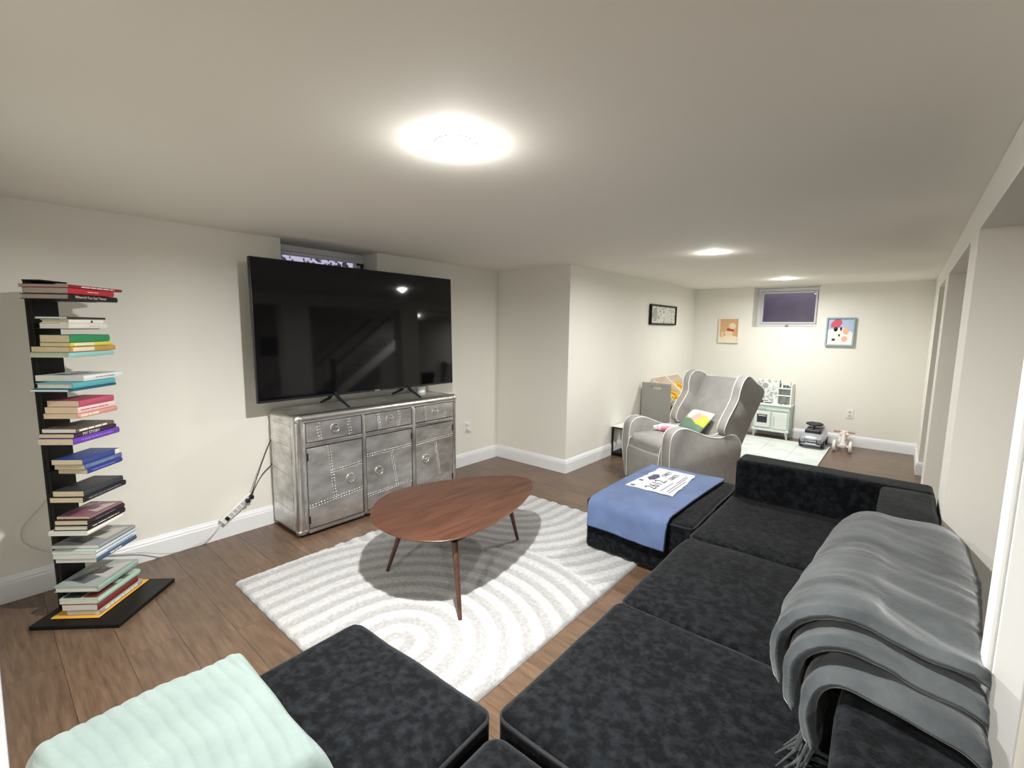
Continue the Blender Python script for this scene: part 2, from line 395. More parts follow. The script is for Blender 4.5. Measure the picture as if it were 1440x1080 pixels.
# ================================================================ TV CONSOLE
def console():
    x0, x1, y0, y1, H = XL+.022, -2.925, 1.305, 2.705, .83
    D, W = x1-x0, y1-y0
    t = empty('tv_console', (x0, y0, 0), 0, 'riveted aluminium sideboard with three doors and three drawers under the television', 'sideboard')
    b = MB(); b.rbox(D/2, W/2, H/2+.01, D-.004, W, H-.02, .03, 4, 2); b.build('body', M['alu'], t, smooth=50)
    pl = MB(); pl.box(.03, D-.03, .03, W-.03, 0, .03); pl.build('plinth', M['black_plastic'], t)
    X = D+.0005
    # polished edge strips wrapped round the carcass
    e = MB(); r = .028
    for yy in (r, W-r):
        e.tube([(D-r-.001, yy, .03), (D-r-.001, yy, H-.03)], r+.003, 14)
    e.tube([(D-r-.001, .02, H-r-.001), (D-r-.001, W-.02, H-r-.001)], r+.003, 14)
    e.tube([(.02, r, H-r-.001), (D-r, r, H-r-.001)], r+.003, 14); e.tube([(.02, W-r, H-r-.001), (D-r, W-r, H-r-.001)], r+.003, 14)
    for yy in (r, W-r):
        e.rbox(D-r, yy, H-r, .068, .068, .068, .032, 3, 1); e.rbox(D-r, yy, r+.016, .062, .062, .03, .012, 3, 1)
    e.build('edge_strip', M['alu_edge'], t, smooth=60)
    # face frame
    F = MB()
    Y = lambda y: y-y0
    cols = [(Y(1.372), Y(1.776)), (Y(1.809), Y(2.215)), (Y(2.255), Y(2.650))]
    xs = [.03, cols[0][0], cols[0][1], cols[1][0], cols[1][1], cols[2][0], cols[2][1], W-.03]
    for a, bb in ((.055, cols[0][0]-.004), (cols[0][1]+.004, cols[1][0]-.004), (cols[1][1]+.004, cols[2][0]-.004), (cols[2][1]+.004, W-.055)):
        if bb > a: F.cbox(X-.004, X+.007, a, bb, .045, H-.06, .002)
    zD0, zD1, zR = .06, .607, .775
    for (a, bb) in cols:
        F.cbox(X-.004, X+.006, a-.003, bb+.003, .614, .640, .002); F.cbox(X-.004, X+.006, a-.003, bb+.003, .03, zD0-.006, .002)
    F.build('face_frame', M['alu_edge'], t, smooth=30)
    back = MB()
    for (a, bb) in cols: back.box(X-.003, X+.001, a-.004, bb+.004, .05, zR+.004)
    back.build('shadow_gap', M['alu_dark'], t)
    def pt(a, bb, z0, z1, u, v): return (a+(bb-a)*u, z0+(z1-z0)*v)
    def panel(parent, quad, th=.004, m=M['alu']):
        c = Vector((sum(q[0] for q in quad)/4, sum(q[1] for q in quad)/4)); q2 = [Vector(q) for q in quad]
        q2 = [q+((c-q).normalized())*.0034 for q in q2]
        mb = MB(); lo = [(X+.001, q.x, q.y) for q in q2]; mid = [(X+.001+th*.7, q.x, q.y) for q in q2]; hi = [(X+.001+th, *(q+(c-q).normalized()*.0018)) for q in q2]
        mb.add(lo+mid+hi, [(0, 1, 5, 4), (1, 2, 6, 5), (2, 3, 7, 6), (3, 0, 4, 7), (4, 5, 9, 8), (5, 6, 10, 9), (6, 7, 11, 10), (7, 4, 8, 11), (8, 9, 10, 11), (3, 2, 1, 0)])
        return mb.build('panel', m, parent)
    def handle(parent, yy, zz, r=.034):
        mb = MB(); Mx = frameM((X+.004, yy, zz), (0, 1, 0), (0, 0, 1))
        mb.lathe([(0, -.002), (r-.012, -.002), (r-.008, .003), (r-.004, .009), (r, .009), (r+.004, .004), (r+.004, 0)], n=28, M=Mx)
        o = mb.build('handle_cup', M['alu_edge'], parent, smooth=50)
        g = MB(); g.lathe([(0, .0002), (r-.010, .0002)], n=24, M=frameM((X+.0035, yy, zz), (0, 1, 0), (0, 0, 1))); g.build('handle_recess', M['alu_dark'], parent); g = MB(); g.tube([(X+.014, yy-r+.006, zz+.004), (X+.02, yy, zz+.006), (X+.014, yy+r-.006, zz+.004)], .0045, 8)
        g.tube([(X+.016, yy+math.cos(q)*(r-.008), zz+math.sin(q)*(r-.008)) for q in [math.pi+math.pi*i/10 for i in range(11)]], .004, 8)
        g.build('handle_ring', M['chrome'], parent, smooth=60)
    def rivets(parent, lines, sp=.02):
        mb = MB()
        for (p, q) in lines:
            p, q = Vector(p), Vector(q); L_ = (q-p).length; k = max(2, int(L_/sp)); nrm = Vector((-(q-p).y, (q-p).x)).normalized()*.008
            for i in range(k+1):
                for sgn in (-1, 1):
                    c = p+(q-p)*(i/k)+nrm*sgn
                    mb.lathe([(.0055, 0), (.0048, .003), (0, .0045)], n=6, M=frameM((X+.0045, c.x, c.y), (0, 1, 0), (0, 0, 1)))
        mb.build('rivets', M['alu_edge'], parent, smooth=70, kind='stuff')
    seam = [dict(v=(.38, .47), h1=.68, h2=(.27, .33), hd=(.76, .50)), dict(v=(.53, .65), h1=.75, h2=(.2, .24), hd=(.25, .50)), dict(v=(.5, .62), h1=.76, h2=(.16, .25), hd=(.25, .50))]
    for i, (a, bb) in enumerate(cols):
        P = lambda u, v: pt(a, bb, zD0, zD1, u, v)
        d = MB(); d.box(X-.001, X+.002, a, bb, zD0, zD1); dr = d.build('door', M['alu_dark'], t)
        s_ = seam[i]; vt, vb = s_['v']
        if i == 0:
            panel(dr, [P(0, s_['h2'][0]), P(vb, (s_['h2'][0]+s_['h2'][1])/2), P(vt, 1), P(0, 1)])
            mv = vt+(vb-vt)*.45
            panel(dr, [P(mv, s_['h1']-.03), P(1, s_['h1']), P(1, 1), P(vt, 1)])
            panel(dr, [P(vb, (s_['h2'][0]+s_['h2'][1])/2), P(1, s_['h2'][1]), P(1, s_['h1']), P(mv, s_['h1']-.03)])
            rivets(dr, [(P(vb, .30), P(vt, .98)), (P(mv, s_['h1']-.03), P(.98, s_['h1'])), (P(.02, s_['h2'][0]), P(.98, s_['h2'][1]))])
        else:
            panel(dr, [P(0, s_['h1']), P(1, s_['h1']+.02), P(1, 1), P(0, 1)])
            panel(dr, [P(0, s_['h2'][0]), P(vb, (s_['h2'][0]+s_['h2'][1])/2), P(vt, s_['h1']+.01), P(0, s_['h1'])])
            panel(dr, [P(vb, (s_['h2'][0]+s_['h2'][1])/2), P(1, s_['h2'][1]), P(1, s_['h1']+.02), P(vt, s_['h1']+.01)])
            L_ = [(P(vb, .22), P(vt, s_['h1'])), (P(.02, s_['h1']), P(.98, s_['h1']+.02))]
            if i == 1: L_.append((P(.02, s_['h2'][0]), P(.98, s_['h2'][1])))
            rivets(dr, L_)
        panel(dr, [P(0, 0), P(1, 0), P(1, s_['h2'][1]), P(0, s_['h2'][0])])
        hp = P(*s_['hd']); handle(dr, *hp)
        yy = bb-.004 if i else a+.004
        for zz in (.12, .55): hg = MB(); hg.cyl((X+.009, yy, zz-.025), (X+.009, yy, zz+.025), .004, n=8); hg.build('hinge', M['black_metal'], dr, smooth=50)
        # drawer
        Q = lambda u, v: pt(a, bb, .646, zR, u, v)
        d = MB(); d.box(X-.001, X+.002, a, bb, .646, zR); dw = d.build('drawer', M['alu_dark'], t)
        if i == 0:
            panel(dw, [Q(0, 0), Q(1, 0), Q(1, 1), Q(0, 1)]); rivets(dw, [(Q(.24, .1), Q(.2, .92)), (Q(.78, .1), Q(.75, .92))])
        else:
            u0, u1 = (.25, .72) if i == 1 else (.24, .8)
            panel(dw, [Q(0, 0), Q(u0, 0), Q(u0-.03, 1), Q(0, 1)]); panel(dw, [Q(u0, 0), Q(u1, 0), Q(u1+.03, 1), Q(u0-.03, 1)], .006); panel(dw, [Q(u1, 0), Q(1, 0), Q(1, 1), Q(u1+.03, 1)])
            rivets(dw, [(Q(u0+.03, .1), Q(u0, .92)), (Q(u1-.03, .1), Q(u1, .92))])
        handle(dw, *Q(.5, .52), r=.032)
    # side panels on the near end
    sd = MB(); Z = lambda v: .05+v*(H-.12); U = lambda u: .045+u*(D-.11)
    def sp(quad):
        c = Vector((sum(q[0] for q in quad)/len(quad), sum(q[1] for q in quad)/len(quad)))
        q2 = [Vector((U(q[0]), Z(q[1]))) for q in quad]; c = sum(q2, Vector((0, 0)))/len(q2)
        q2 = [q+(c-q).normalized()*.0025 for q in q2]; n_ = len(q2)
        mb = MB(); mb.add([(q.x, .001, q.y) for q in q2]+[(q.x, -.003, q.y) for q in q2], [tuple(range(n_)), tuple(range(n_, 2*n_))[::-1]]+[(k, (k+1) % n_, n_+(k+1) % n_, n_+k) for k in range(n_)])
        mb.build('side_panel', M['alu'], t)
    sp([(0, 0), (1, 0), (1, .18), (0, .2)]); sp([(0, .2), (1, .18), (1, .5), (0, .55)]); sp([(0, .55), (1, .5), (.1, .8), (0, .8)]); sp([(1, .5), (1, .8), (.1, .8)]); sp([(0, .8), (1, .8), (1, 1), (0, 1)])
    rv = MB()
    for uu in (.06, .94):
        for k in range(30): rv.lathe([(.0036, 0), (.003, .0015), (0, .0022)], n=6, M=frameM((U(uu), -.0032, Z(.02+.032*k)), (1, 0, 0), (0, 0, 1)))
    rv.build('side_rivets', M['alu_edge'], t, smooth=70, kind='stuff')
console()

# ================================================================ TELEVISION
def tv():
    y0, y1, z0, z1 = 1.161, 2.829, .905, 1.831; W = y1-y0; H = z1-z0
    t = empty('television', (-3.13, (y0+y1)/2, .8315), 0, 'large black flat television standing on the riveted aluminium sideboard', 'television')
    k = z0-.8315
    T = Matrix.Translation((0, 0, k)) @ Matrix.Rotation(math.radians(-1.4), 4, 'Y')
    b = MB(); b.rbox(.002, 0, H/2, .03, W, H, .006, 2, 2, M=T); b.rbox(-.03, 0, H*.36, .05, W*.8, H*.55, .02, 2, 2, M=T); b.build('housing', M['black_plastic'], t, smooth=40)
    s_ = MB(); s_.box(.0172, .0182, -W/2+.007, W/2-.007, .016, H-.007, M=T); s_.build('screen', M['screen'], t)
    g = MB(); g.cbox(.0175, .0195, .02, .065, .004, .012, .0008, M=T); g.build('badge', M['chrome'], t)
    for yy in (1.69-(y0+y1)/2, 2.325-(y0+y1)/2):
        f = MB()
        for sx in (-1, 1):
            f.tube([(0.0, yy, k+.03), (sx*.05, yy+sx*.01, k-.02), (sx*.165, yy+sx*.02, .008)], [.014, .012, .0075], 8)
        f.build('foot', M['black_plastic'], t, smooth=50)
tv()
cp = empty('candle_cup', (-3.24, 2.57, .8315), 0, 'small white cylindrical cup on the sideboard behind the right foot of the television', 'cup')
mb = MB(); mb.lathe([(0, 0), (.034, 0), (.036, .004), (.036, .055), (.033, .055), (.032, .012), (0, .012)], n=28); mb.build('cup_body', M['white_plastic'], cp, smooth=40)
mb = MB(); mb.lathe([(0, .013), (.0315, .013), (.0315, .045), (0, .045)], n=24); mb.build('wax', M['paper_white'], cp, smooth=40)

# ================================================================ RUG
def rug():
    X0, X1, Y0, Y1 = -2.665, -1.115, .83, 2.96
    nx, ny = 190, 255
    xs = np.linspace(X0, X1, nx+1); ys = np.linspace(Y0, Y1, ny+1); XX, YY = np.meshgrid(xs, ys, indexing='ij')
    A = (-1.60, 1.12); B = (-2.25, 2.75)
    per = .106
    # family A: stripes run along the rug, then bend round A
    dA = np.where(YY > A[1], np.hypot(XX-A[0], YY-A[1]), np.abs(XX-A[0]))
    dA = np.where((YY > A[1]), dA, np.abs(XX-A[0]))
    dB = np.where(YY < B[1], np.hypot(XX-B[0], YY-B[1]), np.abs(XX-B[0]))
    lim = 1.06
    useB = (dA > lim) | (dB < .55)
    d = np.where(useB, dB, dA)
    ph = (d/per) % 1.0
    st = .5+.5*np.cos(2*np.pi*ph); st = np.clip((st-.28)/.4, 0, 1)
    rng = np.random.RandomState(2); fuzz = rng.rand(nx+1, ny+1)
    edge = np.minimum(np.minimum(XX-X0, X1-XX), np.minimum(YY-Y0, Y1-YY)); ef = np.clip(edge/.012, 0, 1)
    Z = (.016+.007*st+.004*fuzz)*(.35+.65*ef)
    wx = .004*np.sin(YY*70)+.003*np.sin(YY*113+1); wy = .0015*np.sin(XX*60)
    XX2 = XX+wx*(XX < X0+.001); YY2 = YY+wy*((YY > Y1-.001) | (YY < Y0+.001))
    vs = np.stack([XX2, YY2, Z], -1).reshape(-1, 3)
    idx = np.arange((nx+1)*(ny+1)).reshape(nx+1, ny+1)
    q = np.stack([idx[:-1, :-1], idx[1:, :-1], idx[1:, 1:], idx[:-1, 1:]], -1).reshape(-1, 4)
    # skirt to the floor and a bottom
    ring = list(idx[:, 0])+list(idx[-1, 1:])+list(idx[::-1, -1][1:])+list(idx[0, ::-1][1:-1])
    base = len(vs); low = vs[ring].copy(); low[:, 2] = .002; vs = np.vstack([vs, low]); n_ = len(ring)
    faces = q.tolist()+[(int(ring[i]), base+i, base+(i+1) % n_, int(ring[(i+1) % n_])) for i in range(n_)]+[tuple(base+i for i in range(n_))]
    me = bpy.data.meshes.new('area_rug'); me.from_pydata(vs.tolist(), [], faces); me.materials.append(M['rug']); me.update()
    at = me.attributes.new('stripe', 'FLOAT', 'POINT'); a = np.zeros(len(vs)); a[:base] = (st*.62+.22).reshape(-1); at.data.foreach_set('value', a)
    me.polygons.foreach_set('use_smooth', [True]*(len(faces)-1)+[False])
    o = bpy.data.objects.new('area_rug', me); COL.objects.link(o)
    tag(o, 'shaggy white rug with pale grey curved stripes under the coffee table', 'rug')
rug()

# ================================================================ COFFEE TABLE
def smooth_loop(P, n):
    P = [Vector(p) for p in P]; m_ = len(P); out = []
    for i in range(n):
        t = i*m_/n; k = int(t); f = t-k; p0, p1, p2, p3 = P[k-1], P[k % m_], P[(k+1) % m_], P[(k+2) % m_]
        out.append(.5*((2*p1)+(-p0+p2)*f+(2*p0-5*p1+4*p2-p3)*f*f+(-p0+3*p1-3*p2+p3)*f**3))
    for _ in range(3): out = [(out[i-1]+out[i]*2+out[(i+1) % n])/4 for i in range(n)]
    return out
def coffee_table():
    O = Vector((-1.88, 1.72))
    pts = [(-2.132,1.336),(-2.255,1.447),(-2.326,1.619),(-2.308,1.813),(-2.22,2.036),(-2.103,2.227),(-1.976,2.345),(-1.858,2.375),(-1.75,2.281),(-1.63,2.057),(-1.560,1.80),(-1.540,1.60),(-1.560,1.44),(-1.63,1.34),(-1.753,1.272),(-1.902,1.255),(-2.035,1.277)]
    o2 = smooth_loop([(p[0]-O.x, p[1]-O.y) for p in pts], 96); o2.reverse()
    if sum(a.x*b.y-b.x*a.y for a, b in zip(o2, o2[1:]+o2[:1])) < 0: o2.reverse()
    t = empty('coffee_table', (O.x, O.y, .027), 0, 'oval walnut coffee table with tapered legs standing on the shaggy rug', 'table')
    z = .4-.025; n_ = len(o2); mb = MB(); vs = []
    rings = [(.10, z-.026), (.03, z-.022), (.004, z-.008), (0, z-.003), (.003, z)]
    for ins, zz in rings:
        for p in o2: q = p*(1-ins/p.length); vs.append((q.x, q.y, zz))
    fs = [(i*n_+j_, i*n_+(j_+1) % n_, (i+1)*n_+(j_+1) % n_, (i+1)*n_+j_) for i in range(len(rings)-1) for j_ in range(n_)]+[tuple(range(n_))[::-1], tuple((len(rings)-1)*n_+j_ for j_ in range(n_))]
    mb.add(vs, fs); mb.build('tabletop', M['walnut'], t, smooth=35)
    for (fx, fy), (tx, ty) in (((-2.135, 1.438), (-2.03, 1.50)), ((-1.504, 1.41), (-1.62, 1.48)), ((-1.835, 2.236), (-1.84, 2.12))):
        l = MB(); l.tube([(fx-O.x, fy-O.y, .0), (fx+(tx-fx)*.5-O.x, fy+(ty-fy)*.5-O.y, z*.5-.01), (tx-O.x, ty-O.y, z-.024)], [.0095, .0135, .0175], 14); l.build('leg', M['walnut'], t, smooth=50)
        l = MB(); l.box(tx-O.x-.04, tx-O.x+.04, ty-O.y-.04, ty-O.y+.04, z-.0285, z-.0245); l.build('mounting_plate', M['black_metal'], t)
coffee_table()

# ================================================================ SECTIONAL SOFA
def wob(amp, sc_, seed=0):
    def fn(v):
        q = Vector((v.x*sc_+seed, v.y*sc_, v.z*sc_)); return v+noise.noise_vector(q)*amp
    return fn
def seat_block(t, x0, x1, y0, y1, z1, bul=.012, seed=0):
    "upholstered block in local coordinates with a piped upper and lower edge"
    b = MB(); b.rbox((x0+x1)/2, (y0+y1)/2, (z1+.03)/2, x1-x0, y1-y0, z1-.03, .024, 3, 12, (0, 0, bul), wob(.006, 5, seed)); b.build('seat', M['chenille'], t, smooth=60)
    pp = []
    r = .035; n_ = 4
    for (cx, cy_, a0) in ((x1-r, y0+r, -90), (x1-r, y1-r, 0), (x0+r, y1-r, 90), (x0+r, y0+r, 180)):
        for i in range(n_+1):
            a = math.radians(a0+90*i/n_); pp.append((cx+math.cos(a)*r, cy_+math.sin(a)*r))
    out = []
    for i in range(len(pp)):
        p, q = Vector(pp[i]), Vector(pp[(i+1) % len(pp)]); k = max(1, int((q-p).length/.05))
        for j_ in range(k): c_ = p+(q-p)*j_/k; out.append(c_)
    f = wob(.006, 5, seed)
    mb = MB(); mb.tube([f(Vector((c_.x, c_.y, z1-.016))) for c_ in out], .0065, 6, closed=True); mb.build('piping', M['chenille_seam'], t, smooth=60)
    for (a, b2) in ((x0+.06, y0+.06), (x1-.06, y0+.06), (x0+.06, y1-.06), (x1-.06, y1-.06)): ft = MB(); ft.lathe([(.022, 0), (.025, .036)], (a, b2, 0), 12); ft.build('foot', M['black_plastic'], t)
def back_block(t, x0, x1, y0, y1, z1, seed=0, name='backrest'):
    b = MB(); b.rbox((x0+x1)/2, (y0+y1)/2, (z1+.30)/2, x1-x0, y1-y0, z1-.30, .024, 3, 10, (0, 0, .004), wob(.006, 6, seed)); o = b.build(name, M['chenille'], t, smooth=60)
    f = wob(.006, 6, seed); r = .01
    pts = []
    for (a, b2), (c2, d) in (((x0+r, y0+r), (x1-r, y0+r)), ((x1-r, y0+r), (x1-r, y1-r)), ((x1-r, y1-r), (x0+r, y1-r)), ((x0+r, y1-r), (x0+r, y0+r))):
        k = max(1, int(math.hypot(c2-a, d-b2)/.06))
        for j_ in range(k): pts.append(f(Vector((a+(c2-a)*j_/k, b2+(d-b2)*j_/k, z1-.012))))
    mb = MB(); mb.tube(pts, .006, 6, closed=True); mb.build('back_piping', M['chenille_seam'], t, smooth=60)
XS, XB = -.772, .178
SZ = .355; BZ = .602
def seat_module(y0, y1, label, seed, x0=XS):
    t = empty('sofa_module', ((x0+XB)/2, (y0+y1)/2, 0), 0, label, 'sofa', 'pieces of the charcoal sectional sofa')
    cx, cyy = (x0+XB)/2, (y0+y1)/2
    seat_block(t, x0-cx, XB-.15-cx, y0-cyy, y1-cyy, SZ, seed=seed)
    b = MB(); b.rbox(XB-.10-cx, 0, .2, .2, y1-y0-.006, .34, .02, 2, 4); b.build('back_base', M['chenille'], t, smooth=60)
    back_block(t, -.045-cx, XB-cx, y0-cyy+.003, y1-cyy-.003, BZ, seed)
    return t
seat_module(.06, .815, 'charcoal armless sofa module nearest the camera, at the bottom edge of the photo', 1, x0=-.735)
seat_module(.862, 1.575, 'charcoal armless sofa module whose backrest carries the near end of the grey blanket', 9)
seat_module(1.580, 2.335, 'charcoal armless sofa module between the corner module and the blanket end', 17)
t = empty('sofa_corner_module', (-.3, 2.82, 0), 0, 'charcoal corner sofa module with a low back along its far side, beside the blue-covered ottoman', 'sofa', 'pieces of the charcoal sectional sofa')
seat_block(t, XS+.3, XB-.15+.3, 2.34-2.82, 3.16-2.82, SZ, seed=23)
b = MB(); b.rbox((XS+XB)/2+.3, 3.19-2.82, .2, XB-XS-.01, .2, .34, .02, 2, 4); b.rbox(XB-.10+.3, 2.74-2.82, .2, .2, .8, .34, .02, 2, 4); b.build('back_base', M['chenille'], t, smooth=60)
back_block(t, XS+.3+.012, XB+.3, 3.10-2.82, 3.295-2.82, BZ, 31)
back_block(t, -.04+.3, XB+.3, 2.345-2.82, 3.10-2.82, BZ, 37, 'side_backrest')
def ottoman(cx, cyy, w_, d_, z1, rz, label, seed):
    t = empty('ottoman', (cx, cyy, 0), rz, label, 'ottoman', 'pieces of the charcoal sectional sofa')
    seat_block(t, -w_/2, w_/2, -d_/2, d_/2, z1, bul=.01, seed=seed); return t
ottoman(-1.088, .425, .648, .83, SZ-.002, .045, 'charcoal ottoman at the near corner of the rug, partly under the mint blanket', 41)
ottoman(-1.135, 2.925, .66, .93, .345, .02, 'charcoal ottoman beside the corner module, half covered by the blue cloth', 47)

# ---- mint plush blanket folded on the near ottoman
def mint():
    X0, X1, Y0, Y1 = -1.445, -.885, .0, .462; zb, zt = SZ+.018, .465
    def top(u, v):
        x = X0+(X1-X0)*u; y = Y0+(Y1-Y0)*v
        ex = min(u, 1-u)*(X1-X0); ey = min(v, 1-v)*(Y1-Y0)
        e = min(1, ex/.05); g = min(1, ey/.05)
        prof = math.sqrt(max(0, 1-(1-e)**2))*math.sqrt(max(0, 1-(1-g)**2))
        rib = abs(math.sin(math.pi*(y+.018*math.sin(7*x)+.01*noise.noise(Vector((x*9, y*9, 3))))/.031))**.6
        z = zb+(zt-zb)*prof+(.0045*rib+.012*noise.noise(Vector((x*6, y*6, 1)))-.003)*min(1, prof*1.2)
        # droop over the outer side
        bend = noise.noise(Vector((x*4, y*4, 7)))*.012
        return Vector((x+bend*(1-abs(2*u-1)), y+bend, z))
    mb = MB(); nu, nv = 90, 110
    mb.grid(top, nu, nv)
    base = len(mb.v); k = nv+1
    ring = [j_ for j_ in range(nv+1)]+[i*k+nv for i in range(1, nu+1)]+[nu*k+j_ for j_ in range(nv-1, -1, -1)]+[i*k for i in range(nu-1, 0, -1)]
    low = [(mb.v[i][0]*.985-1.165*.015+0, mb.v[i][1], zb-.0) for i in ring]
    low = [(x, y, zb-.002) for (x, y, z) in low]
    b0 = len(mb.v); n_ = len(ring); mb.v += low
    mb.f += [(ring[i], ring[(i+1) % n_], b0+(i+1) % n_, b0+i) for i in range(n_)]+[tuple(b0+i for i in range(n_))]; mb.mi += [0]*(n_+1)
    mb.build('mint_blanket', M['mint'], smooth=70, label='pale mint plush ribbed blanket folded thick on the near ottoman', cat='blanket')
mint()

# ---- grey fleece blanket over the sofa back
def polyeval(P, s_):
    L_ = [0]
    for a, b in zip(P, P[1:]): L_.append(L_[-1]+(b-a).length)
    d = s_*L_[-1]
    for i in range(len(P)-1):
        if d <= L_[i+1] or i == len(P)-2:
            f = (d-L_[i])/(L_[i+1]-L_[i]); p = P[i]+(P[i+1]-P[i])*f; tn = (P[i+1]-P[i]).normalized(); return p, Vector((-tn.y, tn.x))
def catmull2(P, n):
    P = [Vector(p) for p in P]; out = []
    for i in range(len(P)-1):
        p0 = P[max(i-1, 0)]; p1 = P[i]; p2 = P[i+1]; p3 = P[min(i+2, len(P)-1)]
        for k in range(n):
            f = k/n; out.append(.5*((2*p1)+(-p0+p2)*f+(2*p0-5*p1+4*p2-p3)*f*f+(-p0+3*p1-3*p2+p3)*f**3))
    out.append(P[-1]); return out
def fleece():
    t = empty('grey_blanket', (0, 1.8, BZ), 0, 'dark grey fleece blanket folded over the sofa backrest', 'blanket')
    inner = catmull2([(-.068, .40), (-.068, .50), (-.062, .575), (-.040, .612), (.02, .617), (.10, .617), (.150, .612), (.176, .575), (.180, .47), (.180, .33)], 6)
    def layer(off, y0, y1, th, seed, name, s0=0, s1=1, wr=.010, cut=0.0):
        mb = MB(); nu, nv = 84, 90
        def P(u, v, side):
            sA = s0+cut*(1-v)**2.2*(.8+.2*math.sin(v*20)); s_ = sA+(s1-sA)*u; p, n_ = polyeval(inner, s_)
            nearshift = .05*math.sin(u*5+seed)*.3-.07*max(0, u-.35)*(1-v) 
            y = y0+(y1-y0)*v+nearshift*(1-v)**2
            # cross section of the sheet: rounded near and far edges
            dn_ = min(v*(y1-y0), (1-v)*(y1-y0)); du = min(u, 1-u)*.9
            r = th/2; k = math.sqrt(max(0, 1-max(0, 1-dn_/r)**2))*math.sqrt(max(0, 1-max(0, 1-du/r)**2))
            far = max(0, (v-.86)/.14); ft = off*(1-.55*v)*(1-.35*far)
            wv = wr*(1.0 if v < .4 else 1.0-.6*min(1, (v-.4)*3))*(noise.noise(Vector((u*2.5+seed, (y+.35*u)*7, seed)))*1.4+.6*noise.noise(Vector((u*6, (y+.5*u)*19, seed+4))))
            wv += wr*.8*abs(math.sin((y*15+u*6)+3*noise.noise(Vector((u*3, y*2.5, seed)))))*max(0, 1-abs(v-.2)*2.6)*min(1, u*3)
            puff = (.012+off*.42)*math.exp(-((u-.20)/.15)**2)*(1-.2*v)+.02*math.exp(-((u-.60)/.2)**2)*(off > .06)
            d = ft+th/2+puff+wv+side*th/2*k
            d = max(d, .004 if side < 0 else .006)
            q = p+n_*d; lim = .1865-.0005*(side < 0)+.04*max(0, min(1, (y-1.40)/.45)); qx = min(q.x, lim)
            return Vector((qx, y-1.8, q.y-BZ))
        mb.grid(lambda u, v: P(u, v, 1), nu, nv); mb.grid(lambda u, v: P(u, v, -1), nu, nv)
        k = nv+1; ring = [j_ for j_ in range(nv+1)]+[i*k+nv for i in range(1, nu+1)]+[nu*k+j_ for j_ in range(nv-1, -1, -1)]+[i*k for i in range(nu-1, 0, -1)]
        o_ = (nu+1)*(nv+1); n_ = len(ring)
        mb.f += [(ring[i], ring[(i+1) % n_], o_+ring[(i+1) % n_], o_+ring[i]) for i in range(n_)]; mb.mi += [0]*n_
        mb.build(name, M['fleece'], t, smooth=80)
    layer(.004, 1.165, 2.20, .034, 1.0, 'lower_fold', .04, .93, cut=.05)
    layer(.041, 1.215, 2.27, .037, 5.0, 'middle_fold', .02, .96, cut=.17)
    layer(.080, 1.275, 2.33, .034, 9.0, 'upper_fold', 0.0, 1.0, wr=.006, cut=.19)
    fr = MB(); rr = random.Random(5)
    for i in range(16):
        x = -.10+rr.uniform(-.01, .02); y = 1.185+i*.006; z = .43+rr.uniform(-.01, .01)
        fr.tube([(x, y-1.8, z+.03-BZ), (x-.012, y-1.8+rr.uniform(-.01, .01), z-.02-BZ), (x-.03+rr.uniform(-.02, .01), y-1.83+rr.uniform(-.02, .01), .374-BZ)], [.004, .0035, .002], 5)
    fr.build('fringe', M['fleece'], t, smooth=60, kind='stuff')
fleece()

